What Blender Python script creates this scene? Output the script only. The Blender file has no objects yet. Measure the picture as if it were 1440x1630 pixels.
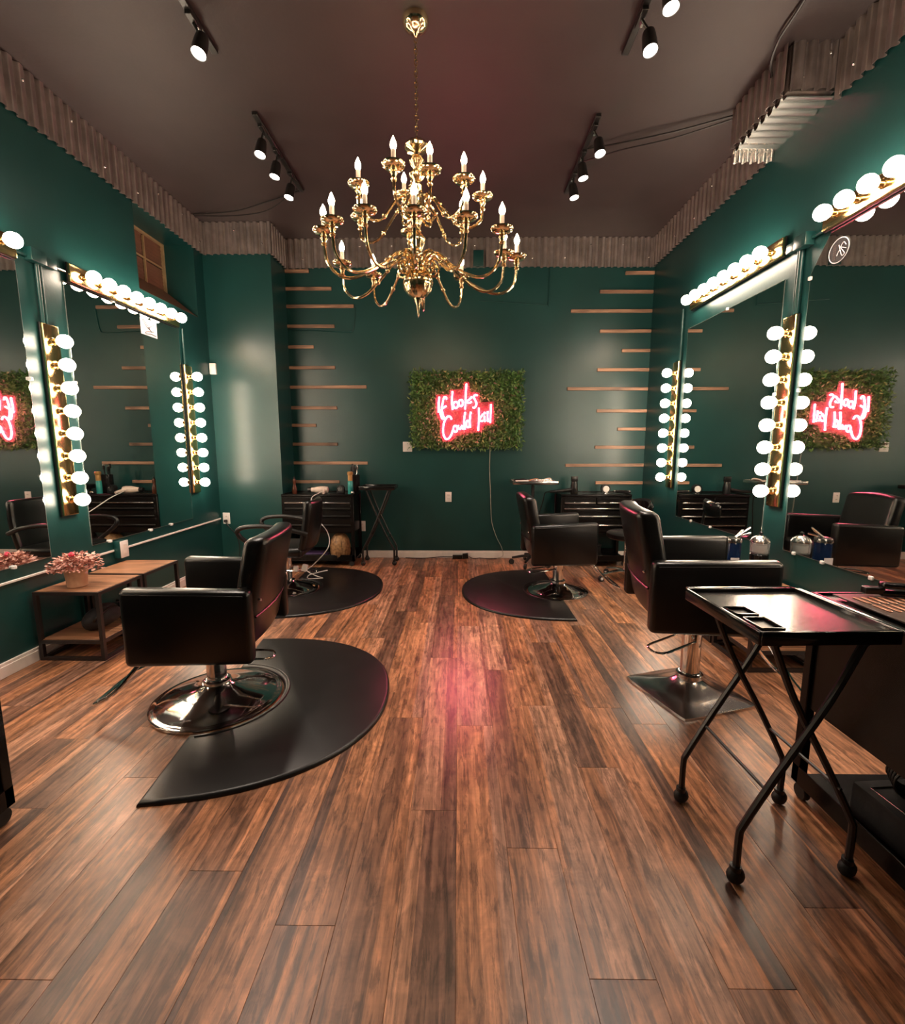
import bpy, bmesh, math, random
from mathutils import Vector, Matrix

random.seed(7)
R = math.radians
PI = math.pi
scene = bpy.context.scene
COL = scene.collection

# ------------------------------------------------------------------ camera
cam_d = bpy.data.cameras.new('camera')
cam = bpy.data.objects.new('camera', cam_d)
COL.objects.link(cam)
cam.location = (0, 0, 1.30)
cam.rotation_euler = (R(90 - 8.076), 0, R(0.774))
cam_d.sensor_fit = 'HORIZONTAL'
cam_d.sensor_width = 36
cam_d.lens = 18.5
cam_d.clip_start = 0.02
scene.camera = cam

# ------------------------------------------------------------------ world, exposure
w = bpy.data.worlds.new('world')
scene.world = w
w.use_nodes = True
w.node_tree.nodes['Background'].inputs[0].default_value = (0.5, 0.45, 0.42, 1)
w.node_tree.nodes['Background'].inputs[1].default_value = 0.01
vs = scene.view_settings
vs.view_transform = 'Standard'
vs.look = 'None'
vs.gamma = 1
vs.use_curve_mapping = False
vs.exposure = 0.0

BULB = 46.0        # vanity globe bulbs
CANDLE = 110.0      # chandelier candle bulbs
SPOT = 46.0        # track heads, watts
LENS = 30.0
NEON = 95.0

# ------------------------------------------------------------------ room numbers
XL, XR, YB, YF, ZC = -2.58, 2.10, 5.34, -2.6, 3.50
ZM = 3.20          # lower edge of the corrugated border
YCOL, XCOL = 4.95, -1.892

# ------------------------------------------------------------------ materials
MATS = {}


def nt(name):
    m = bpy.data.materials.new(name)
    m.use_nodes = True
    t = m.node_tree
    return m, t, t.nodes['Principled BSDF']


def N(t, kind, **kw):
    n = t.nodes.new(kind)
    for k, v in kw.items():
        setattr(n, k, v)
    return n


def simple(name, col, rough=0.5, metal=0.0, spec=None, noise=0.0, nscale=20.0, bump=0.0, bscale=60.0, coat=0.0):
    m, t, b = nt(name)
    b.inputs['Base Color'].default_value = (*col, 1)
    b.inputs['Roughness'].default_value = rough
    b.inputs['Metallic'].default_value = metal
    if spec is not None:
        b.inputs['Specular IOR Level'].default_value = spec
    if coat:
        b.inputs['Coat Weight'].default_value = coat
        b.inputs['Coat Roughness'].default_value = 0.12
    tc = N(t, 'ShaderNodeTexCoord')
    if noise:
        n = N(t, 'ShaderNodeTexNoise')
        n.inputs['Scale'].default_value = nscale
        n.inputs['Detail'].default_value = 4
        t.links.new(tc.outputs['Object'], n.inputs['Vector'])
        r = N(t, 'ShaderNodeValToRGB')
        r.color_ramp.elements[0].position = 0.3
        r.color_ramp.elements[1].position = 0.7
        r.color_ramp.elements[0].color = (*[c * (1 - noise) for c in col], 1)
        r.color_ramp.elements[1].color = (*[min(1, c * (1 + noise)) for c in col], 1)
        t.links.new(n.outputs['Fac'], r.inputs['Fac'])
        t.links.new(r.outputs['Color'], b.inputs['Base Color'])
    if bump:
        n2 = N(t, 'ShaderNodeTexNoise')
        n2.inputs['Scale'].default_value = bscale
        n2.inputs['Detail'].default_value = 3
        t.links.new(tc.outputs['Object'], n2.inputs['Vector'])
        bp = N(t, 'ShaderNodeBump')
        bp.inputs['Strength'].default_value = bump
        bp.inputs['Distance'].default_value = 0.004
        t.links.new(n2.outputs['Fac'], bp.inputs['Height'])
        t.links.new(bp.outputs['Normal'], b.inputs['Normal'])
    MATS[name] = m
    return m


def emit(name, col, strength, base=(0.9, 0.9, 0.9)):
    m, t, b = nt(name)
    b.inputs['Base Color'].default_value = (*base, 1)
    b.inputs['Roughness'].default_value = 0.3
    b.inputs['Emission Color'].default_value = (*col, 1)
    b.inputs['Emission Strength'].default_value = strength
    MATS[name] = m
    return m


def wood(name, stops, along='Y', rough=0.4, gscale=1.0, per_object=True, bump=0.15, spec=0.5, contrast=1.0, mottle=0.0):
    """Wood grain running along one axis; each board gets its own tone and its own stretch of grain."""
    m, t, b = nt(name)
    tc = N(t, 'ShaderNodeTexCoord')
    oi = N(t, 'ShaderNodeObjectInfo')
    vm = N(t, 'ShaderNodeVectorMath', operation='SCALE')
    cx = N(t, 'ShaderNodeCombineXYZ')
    for i in range(3):
        mu = N(t, 'ShaderNodeMath', operation='MULTIPLY')
        mu.inputs[1].default_value = (37.0, 91.0, 53.0)[i]
        t.links.new(oi.outputs['Random'], mu.inputs[0])
        t.links.new(mu.outputs[0], cx.inputs[i])
    add = N(t, 'ShaderNodeVectorMath', operation='ADD')
    t.links.new(tc.outputs['Object'], add.inputs[0])
    t.links.new(cx.outputs[0], add.inputs[1])

    def stretched(sx, sl):
        mp = N(t, 'ShaderNodeMapping')
        s = {'X': (sl, sx, sx), 'Y': (sx, sl, sx), 'Z': (sx, sx, sl)}[along]
        mp.inputs['Scale'].default_value = s
        t.links.new(add.outputs[0], mp.inputs['Vector'])
        return mp
    # broad figure
    n1 = N(t, 'ShaderNodeTexNoise')
    n1.inputs['Scale'].default_value = 1.0
    n1.inputs['Detail'].default_value = 5
    n1.inputs['Distortion'].default_value = 0.6
    t.links.new(stretched(9 * gscale, 1.3 * gscale).outputs[0], n1.inputs['Vector'])
    # fine streaks
    n2 = N(t, 'ShaderNodeTexNoise')
    n2.inputs['Scale'].default_value = 1.0
    n2.inputs['Detail'].default_value = 6
    n2.inputs['Roughness'].default_value = 0.65
    t.links.new(stretched(85 * gscale, 2.2 * gscale).outputs[0], n2.inputs['Vector'])
    # growth rings
    wv = N(t, 'ShaderNodeTexWave', wave_type='BANDS', bands_direction={'X': 'Y', 'Y': 'X', 'Z': 'X'}[along])
    wv.inputs['Scale'].default_value = 1.0
    wv.inputs['Distortion'].default_value = 11.0
    wv.inputs['Detail'].default_value = 3
    wv.inputs['Detail Scale'].default_value = 1.2
    t.links.new(stretched(8 * gscale, 0.9 * gscale).outputs[0], wv.inputs['Vector'])
    # tone per board
    r0 = N(t, 'ShaderNodeValToRGB')
    r0.color_ramp.interpolation = 'LINEAR'
    el = r0.color_ramp.elements
    while len(el) < len(stops):
        el.new(0.5)
    for i, (p, c) in enumerate(stops):
        el[i].position = p
        el[i].color = (*c, 1)
    if mottle:
        sx_ = N(t, 'ShaderNodeSeparateXYZ')
        t.links.new(tc.outputs['Object'], sx_.inputs[0])
        of = N(t, 'ShaderNodeMath', operation='MULTIPLY')       # where the strip edge runs, different on every board
        of.inputs[1].default_value = 7.31
        t.links.new(oi.outputs['Random'], of.inputs[0])
        fr0 = N(t, 'ShaderNodeMath', operation='FRACT')
        t.links.new(of.outputs[0], fr0.inputs[0])
        mp0 = N(t, 'ShaderNodeMapRange')
        mp0.inputs['To Min'].default_value = -0.075
        mp0.inputs['To Max'].default_value = 0.075
        t.links.new(fr0.outputs[0], mp0.inputs['Value'])
        gt = N(t, 'ShaderNodeMath', operation='GREATER_THAN')
        t.links.new(sx_.outputs['X'], gt.inputs[0])
        t.links.new(mp0.outputs[0], gt.inputs[1])
        ml = N(t, 'ShaderNodeMath', operation='MULTIPLY_ADD')
        ml.inputs[1].default_value = 0.37
        t.links.new(gt.outputs[0], ml.inputs[0])
        t.links.new(oi.outputs['Random'], ml.inputs[2])
        fr1 = N(t, 'ShaderNodeMath', operation='FRACT')
        t.links.new(ml.outputs[0], fr1.inputs[0])
        t.links.new(fr1.outputs[0], r0.inputs['Fac'])
    elif per_object:
        t.links.new(oi.outputs['Random'], r0.inputs['Fac'])
    else:
        r0.inputs['Fac'].default_value = 0.5

    def mulmix(prev, fac_socket, lo, hi):
        mr = N(t, 'ShaderNodeMapRange')
        mr.inputs['From Min'].default_value = 0.3
        mr.inputs['From Max'].default_value = 0.7
        mr.inputs['To Min'].default_value = lo
        mr.inputs['To Max'].default_value = hi
        t.links.new(fac_socket, mr.inputs['Value'])
        mx = N(t, 'ShaderNodeVectorMath', operation='SCALE')
        t.links.new(prev, mx.inputs[0])
        t.links.new(mr.outputs[0], mx.inputs['Scale'])
        return mx.outputs[0]
    c = mulmix(r0.outputs['Color'], n1.outputs['Fac'], 1 - 0.38 * contrast, 1 + 0.38 * contrast)
    c = mulmix(c, n2.outputs['Fac'], 1 - 0.34 * contrast - 0.15 * mottle, 1 + 0.30 * contrast + 0.15 * mottle)
    c = mulmix(c, wv.outputs['Fac'], 1 - 0.2 * contrast, 1 + 0.12 * contrast)
    if mottle:
        n4 = N(t, 'ShaderNodeTexNoise')
        n4.inputs['Scale'].default_value = 1.0
        n4.inputs['Detail'].default_value = 8
        n4.inputs['Roughness'].default_value = 0.62
        n4.inputs['Distortion'].default_value = 1.2
        t.links.new(stretched(15, 8).outputs[0], n4.inputs['Vector'])
        c = mulmix(c, n4.outputs['Fac'], 1 - mottle, 1 + mottle)
        n6 = N(t, 'ShaderNodeTexNoise')      # dark pores and checks
        n6.inputs['Scale'].default_value = 1.0
        n6.inputs['Detail'].default_value = 5
        n6.inputs['Roughness'].default_value = 0.7
        n6.inputs['Distortion'].default_value = 0.5
        t.links.new(stretched(48, 6.5).outputs[0], n6.inputs['Vector'])
        pr_ = N(t, 'ShaderNodeMapRange')
        pr_.inputs['From Min'].default_value = 0.50
        pr_.inputs['From Max'].default_value = 0.60
        pr_.inputs['To Min'].default_value = 1.16
        pr_.inputs['To Max'].default_value = 0.55
        t.links.new(n6.outputs['Fac'], pr_.inputs['Value'])
        px_ = N(t, 'ShaderNodeVectorMath', operation='SCALE')
        t.links.new(c, px_.inputs[0])
        t.links.new(pr_.outputs[0], px_.inputs['Scale'])
        c = px_.outputs[0]
        n5 = N(t, 'ShaderNodeTexNoise')      # fine saw marks across the board
        n5.inputs['Scale'].default_value = 1.0
        n5.inputs['Detail'].default_value = 4
        t.links.new(stretched(6, 120).outputs[0], n5.inputs['Vector'])
        c = mulmix(c, n5.outputs['Fac'], 1 - mottle * 0.12, 1 + mottle * 0.12)
    # knots
    vo = N(t, 'ShaderNodeTexVoronoi', feature='F1')
    vo.inputs['Scale'].default_value = 1.0
    t.links.new(stretched(4.2 * gscale, 1.5 * gscale).outputs[0], vo.inputs['Vector'])
    kr = N(t, 'ShaderNodeMapRange')
    kr.inputs['From Min'].default_value = 0.02
    kr.inputs['From Max'].default_value = 0.22
    kr.inputs['To Min'].default_value = 0.42
    kr.inputs['To Max'].default_value = 1.0
    t.links.new(vo.outputs['Distance'], kr.inputs['Value'])
    kx = N(t, 'ShaderNodeVectorMath', operation='SCALE')
    t.links.new(c, kx.inputs[0])
    t.links.new(kr.outputs[0], kx.inputs['Scale'])
    t.links.new(kx.outputs[0], b.inputs['Base Color'])
    rr = N(t, 'ShaderNodeMapRange')
    rr.inputs['To Min'].default_value = rough - 0.06
    rr.inputs['To Max'].default_value = rough + 0.1
    t.links.new(n2.outputs['Fac'], rr.inputs['Value'])
    t.links.new(rr.outputs[0], b.inputs['Roughness'])
    b.inputs['Specular IOR Level'].default_value = spec
    bp = N(t, 'ShaderNodeBump')
    bp.inputs['Strength'].default_value = bump
    bp.inputs['Distance'].default_value = 0.002
    t.links.new(n2.outputs['Fac'], bp.inputs['Height'])
    t.links.new(bp.outputs['Normal'], b.inputs['Normal'])
    MATS[name] = m
    return m


simple('teal_paint', (0.0068, 0.0515, 0.0485), 0.34, noise=0.10, nscale=2.2, bump=0.12, bscale=55, spec=0.55)
simple('ceiling_paint', (0.031, 0.0222, 0.0226), 0.58, noise=0.12, nscale=3, bump=0.15, bscale=40)
simple('white_trim', (0.84, 0.78, 0.72), 0.4, noise=0.05)
simple('white_plastic', (0.80, 0.76, 0.72), 0.35, noise=0.03)
simple('clear_clip', (0.85, 0.85, 0.83), 0.15)
simple('galvanised', (0.56, 0.50, 0.475), 0.30, metal=0.9, noise=0.22, nscale=9, bump=0.05, bscale=30)
simple('zinc_and_lit_sheet', (0.9, 0.88, 0.85), 0.2, metal=1.0, noise=0.05)  # bright screws and clips; also paints the light on the duct's lit sheets
simple('chrome', (0.82, 0.81, 0.80), 0.09, metal=1.0, noise=0.06, nscale=14)
simple('dull_chrome', (0.62, 0.61, 0.61), 0.2, metal=1.0, noise=0.1, nscale=9)
simple('brass', (0.94, 0.75, 0.46), 0.15, metal=1.0, noise=0.08, nscale=12)
simple('brass_plate', (0.86, 0.62, 0.28), 0.16, metal=1.0, noise=0.10, nscale=6)
simple('black_leather', (0.0032, 0.0028, 0.0028), 0.29, noise=0.3, nscale=25, bump=0.12, bscale=220, spec=0.55)
simple('black_plastic', (0.0075, 0.007, 0.007), 0.36, noise=0.2, nscale=20)
simple('black_gloss', (0.010, 0.009, 0.009), 0.13, noise=0.2, nscale=20)
simple('black_metal', (0.008, 0.0072, 0.007), 0.33, noise=0.25, nscale=15, spec=0.6)
simple('tray_enamel', (0.30, 0.28, 0.27), 0.20, metal=0.9, noise=0.12, nscale=40, bump=0.04, bscale=90)
simple('cart_paint', (0.0042, 0.0035, 0.0034), 0.27, noise=0.2, nscale=10, spec=0.28)
simple('rubber_mat', (0.0085, 0.0078, 0.0075), 0.35, noise=0.25, nscale=7, bump=0.10, bscale=260, spec=0.5)
simple('rubber', (0.012, 0.012, 0.012), 0.6, noise=0.2)
simple('black_cord', (0.010, 0.009, 0.009), 0.5, noise=0.2)
simple('white_cord', (0.75, 0.72, 0.68), 0.4, noise=0.03)
simple('clear_cord', (0.45, 0.43, 0.36), 0.25, noise=0.05)
simple('candle_wax', (0.86, 0.74, 0.66), 0.45, noise=0.05)
simple('mirror_edge', (0.62, 0.72, 0.68), 0.12, metal=0.8, noise=0.03)
simple('blond_hair', (0.36, 0.20, 0.09), 0.45, noise=0.45, nscale=38)
simple('pot_clay', (0.55, 0.32, 0.20), 0.6, noise=0.22, nscale=14, bump=0.15)
simple('teal_bottle', (0.03, 0.30, 0.28), 0.25, noise=0.05)
simple('gold_cap', (0.50, 0.28, 0.10), 0.3, metal=0.4, noise=0.1)
simple('amber_bottle', (0.10, 0.028, 0.012), 0.15, noise=0.1)
simple('dryer_white', (0.72, 0.58, 0.50), 0.3, noise=0.05)
simple('blue_jar', (0.006, 0.016, 0.055), 0.06, noise=0.1)
simple('steel', (0.62, 0.60, 0.58), 0.2, metal=1.0, noise=0.08)
simple('paper', (0.72, 0.70, 0.74), 0.6, noise=0.03)
simple('ink', (0.02, 0.018, 0.02), 0.5, noise=0.1)
simple('dark_cloth', (0.016, 0.015, 0.017), 0.75, noise=0.3, nscale=16, bump=0.5, bscale=25)
simple('brown_panel', (0.17, 0.085, 0.052), 0.5, noise=0.2, nscale=5)
simple('gold_muntin', (0.55, 0.40, 0.22), 0.35, metal=0.4, noise=0.1)
simple('purple_cloth', (0.06, 0.028, 0.10), 0.6, noise=0.2)
simple('keypad_mat', (0.075, 0.045, 0.036), 0.35, noise=0.2, nscale=30)
simple('copper_bar', (0.45, 0.20, 0.11), 0.35, metal=0.3, noise=0.15)
simple('petal_pink', (0.62, 0.22, 0.17), 0.5, noise=0.35, nscale=45)
simple('petal_rose', (0.66, 0.04, 0.10), 0.45, noise=0.2)
simple('table_steel', (0.020, 0.015, 0.014), 0.4, noise=0.2)

wood('plank_wood', [(0.0, (0.110, 0.055, 0.036)), (0.18, (0.185, 0.088, 0.051)), (0.34, (0.330, 0.145, 0.069)), (0.6, (0.365, 0.160, 0.077)),
                    (0.82, (0.365, 0.190, 0.115)), (1.0, (0.165, 0.086, 0.058))], 'Y', rough=0.30, spec=0.55, gscale=1.0, contrast=0.95, mottle=0.38)
wood('slat_wood', [(0.0, (0.26, 0.15, 0.094)), (0.5, (0.39, 0.225, 0.14)), (1.0, (0.31, 0.18, 0.115))], 'X',
     rough=0.5, gscale=1.6)
wood('table_wood', [(0.0, (0.30, 0.145, 0.075)), (1.0, (0.36, 0.175, 0.09))], 'X', rough=0.38, gscale=1.4)

# globe and candle bulbs, lenses, neon
emit('globe_light', (1.0, 0.80, 0.62), BULB)
emit('candle_light', (1.0, 0.72, 0.45), CANDLE)
emit('lens_light', (1.0, 0.88, 0.76), LENS)
emit('neon_pink', (1.0, 0.135, 0.215), NEON)

# mirror glass
m, t, b = nt('mirror_glass')
b.inputs['Base Color'].default_value = (0.80, 0.83, 0.81, 1)
b.inputs['Metallic'].default_value = 1
b.inputs['Roughness'].default_value = 0.015
tc = N(t, 'ShaderNodeTexCoord')
n = N(t, 'ShaderNodeTexNoise')
n.inputs['Scale'].default_value = 2.2
n.inputs['Detail'].default_value = 7
n.inputs['Distortion'].default_value = 1.5
t.links.new(tc.outputs['Object'], n.inputs['Vector'])
mr = N(t, 'ShaderNodeMapRange')
mr.inputs['From Min'].default_value = 0.62
mr.inputs['From Max'].default_value = 0.85
mr.inputs['To Min'].default_value = 0.012
mr.inputs['To Max'].default_value = 0.10
t.links.new(n.outputs['Fac'], mr.inputs['Value'])
t.links.new(mr.outputs[0], b.inputs['Roughness'])
MATS['mirror_glass'] = m

# clear glass for jars
m, t, b = nt('clear_glass')
b.inputs['Base Color'].default_value = (0.9, 0.92, 0.92, 1)
b.inputs['Roughness'].default_value = 0.03
b.inputs['Transmission Weight'].default_value = 0.85
MATS['clear_glass'] = m

# leaves: every leaf has its own green
m, t, b = nt('leaf_green')
g = N(t, 'ShaderNodeNewGeometry')
r = N(t, 'ShaderNodeValToRGB')
r.color_ramp.elements[0].color = (0.014, 0.048, 0.010, 1)
r.color_ramp.elements[1].color = (0.145, 0.30, 0.070, 1)
e = r.color_ramp.elements.new(0.55)
e.color = (0.055, 0.145, 0.028, 1)
t.links.new(g.outputs['Random Per Island'], r.inputs['Fac'])
t.links.new(r.outputs['Color'], b.inputs['Base Color'])
b.inputs['Roughness'].default_value = 0.42
MATS['leaf_green'] = m
m, t, b = nt('leaf_blush')
g = N(t, 'ShaderNodeNewGeometry')
r = N(t, 'ShaderNodeValToRGB')
r.color_ramp.elements[0].color = (0.22, 0.055, 0.04, 1)
r.color_ramp.elements[1].color = (0.80, 0.42, 0.33, 1)
t.links.new(g.outputs['Random Per Island'], r.inputs['Fac'])
t.links.new(r.outputs['Color'], b.inputs['Base Color'])
b.inputs['Roughness'].default_value = 0.5
MATS['leaf_blush'] = m
# clear acrylic sheet behind the neon tubes, coloured pink to paint in their glow
m, t, b = nt('pink_glow_acrylic')
b.inputs['Base Color'].default_value = (0.42, 0.06, 0.10, 1)
b.inputs['Roughness'].default_value = 0.2
tr0 = N(t, 'ShaderNodeBsdfTransparent')
mx0 = N(t, 'ShaderNodeMixShader')
mx0.inputs[0].default_value = 0.72
t.links.new(b.outputs[0], mx0.inputs[1])
t.links.new(tr0.outputs[0], mx0.inputs[2])
t.links.new(mx0.outputs[0], t.nodes['Material Output'].inputs['Surface'])
MATS['pink_glow_acrylic'] = m

# ------------------------------------------------------------------ mesh helpers


class MB:
    def __init__(self):
        self.v = []
        self.f = []

    def add(self, verts, faces):
        o = len(self.v)
        self.v += [tuple(p) for p in verts]
        self.f += [tuple(i + o for i in f) for f in faces]
        return self

    def box(self, x0, x1, y0, y1, z0, z1, bev=0.0, seg=2, fn=None):
        bm = bmesh.new()
        bmesh.ops.create_cube(bm, size=1)
        for p in bm.verts:
            p.co = Vector(((x0 + x1) / 2 + p.co.x * (x1 - x0), (y0 + y1) / 2 + p.co.y * (y1 - y0),
                           (z0 + z1) / 2 + p.co.z * (z1 - z0)))
        if bev:
            bmesh.ops.bevel(bm, geom=list(bm.edges), offset=bev, segments=seg, profile=0.5, affect='EDGES')
        return self.bm(bm, fn)

    def bm(self, bm, fn=None):
        bm.verts.index_update()
        vs_ = [p.co.copy() for p in bm.verts]
        if fn:
            vs_ = [Vector(fn(p)) for p in vs_]
        fs = [[q.index for q in f.verts] for f in bm.faces]
        bm.free()
        return self.add(vs_, fs)

    def cyl(self, p0, p1, r0, r1=None, n=14, cap=True):
        r1 = r0 if r1 is None else r1
        p0, p1 = Vector(p0), Vector(p1)
        d = (p1 - p0).normalized()
        a = d.orthogonal().normalized()
        c = d.cross(a)
        vs_ = []
        for p, rr in ((p0, r0), (p1, r1)):
            for i in range(n):
                t_ = 2 * PI * i / n
                vs_.append(p + (a * math.cos(t_) + c * math.sin(t_)) * rr)
        fs = [(i, (i + 1) % n, n + (i + 1) % n, n + i) for i in range(n)]
        if cap:
            fs += [tuple(range(n - 1, -1, -1)), tuple(range(n, 2 * n))]
        return self.add(vs_, fs)

    def tube(self, pts, r, n=8, closed=False):
        pts = [Vector(p) for p in pts]
        k = len(pts)
        rr = r if isinstance(r, (list, tuple)) else [r] * k
        vs_, fs = [], []
        prev = None
        for i, p in enumerate(pts):
            if closed:
                d = pts[(i + 1) % k] - pts[i - 1]
            else:
                d = pts[min(i + 1, k - 1)] - pts[max(i - 1, 0)]
            d = d.normalized() if d.length > 1e-9 else Vector((0, 0, 1))
            a = d.orthogonal().normalized() if prev is None else (prev - d * prev.dot(d))
            a = a.normalized() if a.length > 1e-6 else d.orthogonal().normalized()
            prev = a
            c = d.cross(a)
            for j in range(n):
                t_ = 2 * PI * j / n
                vs_.append(p + (a * math.cos(t_) + c * math.sin(t_)) * rr[i])
        m_ = k if closed else k - 1
        for i in range(m_):
            i2 = (i + 1) % k
            for j in range(n):
                j2 = (j + 1) % n
                fs.append((i * n + j, i * n + j2, i2 * n + j2, i2 * n + j))
        if not closed:
            fs += [tuple(range(n - 1, -1, -1)), tuple(range((k - 1) * n, k * n))]
        return self.add(vs_, fs)

    def lathe(self, prof, n=28, c=(0, 0, 0), ribs=0, rib=0.0):
        vs_, fs = [], []
        k = len(prof)
        for r_, z in prof:
            for j in range(n):
                t_ = 2 * PI * j / n
                q = r_ * (1 + (rib * math.cos(ribs * t_) if ribs else 0))
                vs_.append((c[0] + q * math.cos(t_), c[1] + q * math.sin(t_), c[2] + z))
        for i in range(k - 1):
            for j in range(n):
                j2 = (j + 1) % n
                fs.append((i * n + j, i * n + j2, (i + 1) * n + j2, (i + 1) * n + j))
        fs += [tuple(range(n - 1, -1, -1)), tuple(range((k - 1) * n, k * n))]
        return self.add(vs_, fs)

    def ball(self, c, r, n=14, m_=9, s=(1, 1, 1)):
        pr = [(max(1e-4, r * math.sin(PI * i / m_)), -r * math.cos(PI * i / m_)) for i in range(m_ + 1)]
        o = len(self.v)
        self.lathe(pr, n)
        for i in range(o, len(self.v)):
            x, y, z = self.v[i]
            self.v[i] = (c[0] + x * s[0], c[1] + y * s[1], c[2] + z * s[2])
        return self

    def prism(self, poly, z0, z1, bev=0.0, seg=2, fn=None):
        bm = bmesh.new()
        vb = [bm.verts.new((x, y, z0)) for x, y in poly]
        f = bm.faces.new(vb)
        r_ = bmesh.ops.extrude_face_region(bm, geom=[f])
        top = [q for q in r_['geom'] if isinstance(q, bmesh.types.BMVert)]
        for q in top:
            q.co.z = z1
        bmesh.ops.recalc_face_normals(bm, faces=bm.faces)
        if bev:
            ed = [q for q in bm.edges if all(abs(p.co.z - z1) < 1e-6 for p in q.verts)]
            bmesh.ops.bevel(bm, geom=ed, offset=bev, segments=seg, profile=0.5, affect='EDGES')
        return self.bm(bm, fn)

    def xf(self, M):
        self.v = [tuple(M @ Vector(p)) for p in self.v]
        return self

    def mesh(self, name, mat, flat=False, angle=38):
        me = bpy.data.meshes.new(name)
        me.from_pydata(self.v, [], self.f)
        me.materials.append(MATS[mat])
        bm = bmesh.new()
        bm.from_mesh(me)
        bmesh.ops.recalc_face_normals(bm, faces=bm.faces)
        bm.to_mesh(me)
        bm.free()
        if not flat:
            me.shade_smooth()
            me.set_sharp_from_angle(angle=R(angle))
        return me

    def build(self, name, mat, parent=None, loc=None, rot=None, **kw):
        return place(name, self.mesh(name, mat, **kw), parent, loc, rot)


def place(name, me, parent=None, loc=None, rot=None):
    o = bpy.data.objects.new(name, me)
    COL.objects.link(o)
    if parent is not None:
        o.parent = parent
    if loc is not None:
        o.location = loc
    if rot is not None:
        o.rotation_euler = rot
    return o


def tag(o, label, cat, group=None):
    o['label'] = label
    o['category'] = cat
    if group:
        o['group'] = group
    return o


def thing(name, label, cat, loc=(0, 0, 0), rz=0.0, group=None):
    o = bpy.data.objects.new(name, None)
    o.empty_display_size = 0.05
    COL.objects.link(o)
    o.location = loc
    o.rotation_euler = (0, 0, rz)
    return tag(o, label, cat, group)


def struct(name, mb, mat, label=None, **kw):
    o = mb.build(name, mat, **kw)
    o['kind'] = 'structure'
    if label:
        o['label'] = label
    return o


def smooth_path(pts, k=6):
    """Catmull-Rom through the points."""
    P_ = [Vector(p) for p in pts]
    out = []
    for i in range(len(P_) - 1):
        a = P_[i - 1] if i > 0 else P_[i] * 2 - P_[i + 1]
        b_, c_ = P_[i], P_[i + 1]
        d = P_[i + 2] if i + 2 < len(P_) else P_[i + 1] * 2 - P_[i]
        for j in range(k):
            s = j / k
            out.append(0.5 * ((2 * b_) + (c_ - a) * s + (2 * a - 5 * b_ + 4 * c_ - d) * s * s +
                              (3 * b_ - a - 3 * c_ + d) * s ** 3))
    out.append(P_[-1])
    return out


ORD = ['first', 'second', 'third', 'fourth', 'fifth', 'sixth', 'seventh', 'eighth', 'ninth', 'tenth',
       'eleventh', 'twelfth', 'thirteenth', 'fourteenth', 'fifteenth']

# ================================================================== THE ROOM
fl = struct('floor', MB().box(XL - 0.1, XR + 0.1, YF - 0.1, YB + 0.1, -0.08, -0.006), 'brown_panel',
            'brown wood-look plank floor')
PW, PL = 0.165, 1.22
meshes = {}


def plank_mesh(wd, ln):
    key = (round(wd, 3), round(ln, 3))
    if key not in meshes:
        meshes[key] = MB().box(-wd / 2 + 0.0002, wd / 2 - 0.0002, -ln / 2 + 0.0003, ln / 2 - 0.0003, -0.006, 0.0,
                               bev=0.0007, seg=1).mesh('plank', 'plank_wood')
    return meshes[key]


x0 = -0.006 - 16 * PW
row = 0
while x0 < XR:
    xa, xb = max(x0, XL), min(x0 + PW, XR)
    if xb - xa > 0.01:
        y = YF - ((row * 0.437 + random.random() * 0.35) % 1.0) * PL
        while y < YB:
            ya, yb = max(y, YF), min(y + PL, YB)
            if yb - ya > 0.02:
                place('plank', plank_mesh(xb - xa, yb - ya), fl, ((xa + xb) / 2, (ya + yb) / 2, 0))
            y += PL
    x0 += PW
    row += 1

struct('ceiling', MB().box(XL - 0.4, XR + 0.1, YF - 0.1, YB + 0.1, ZC, ZC + 0.1), 'ceiling_paint',
       'dark brown painted ceiling')

# left wall with the high window opening
NY0, NY1, NZ0, NZ1, NX = 3.935, 4.79, 2.56, 3.23, -2.895
lw = MB()
lw.box(XL - 0.1, XL, YF - 0.1, NY0, 0, ZC)
lw.box(XL - 0.1, XL, NY1, YB + 0.1, 0, ZC)
lw.box(XL - 0.1, XL, NY0, NY1, 0, NZ0)
lw.box(XL - 0.1, XL, NY0, NY1, NZ1, ZC)
# reveal of the opening
lw.box(NX - 0.05, XL - 0.1, NY0 - 0.06, NY0, NZ0 - 0.05, NZ1 + 0.05)
lw.box(NX - 0.05, XL - 0.1, NY1, NY1 + 0.06, NZ0 - 0.05, NZ1 + 0.05)
lw.box(NX - 0.05, XL - 0.1, NY0, NY1, NZ1, NZ1 + 0.05)
struct('wall_left', lw, 'teal_paint', 'dark teal wall on the left with a high window opening')
struct('wall_right', MB().box(XR, XR + 0.1, YF - 0.1, YB + 0.1, 0, ZC), 'teal_paint', 'dark teal wall on the right')
struct('wall_back', MB().box(XL, XR, YB, YB + 0.1, 0, ZC), 'teal_paint', 'dark teal wall at the back')
struct('wall_front', MB().box(XL, XR, YF - 0.1, YF, 0, ZC), 'teal_paint', 'dark teal wall behind the viewer')
struct('wall_column', MB().box(XL, XCOL, YCOL, YB, 0, ZC), 'teal_paint', 'teal boxed column in the back left corner')

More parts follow.
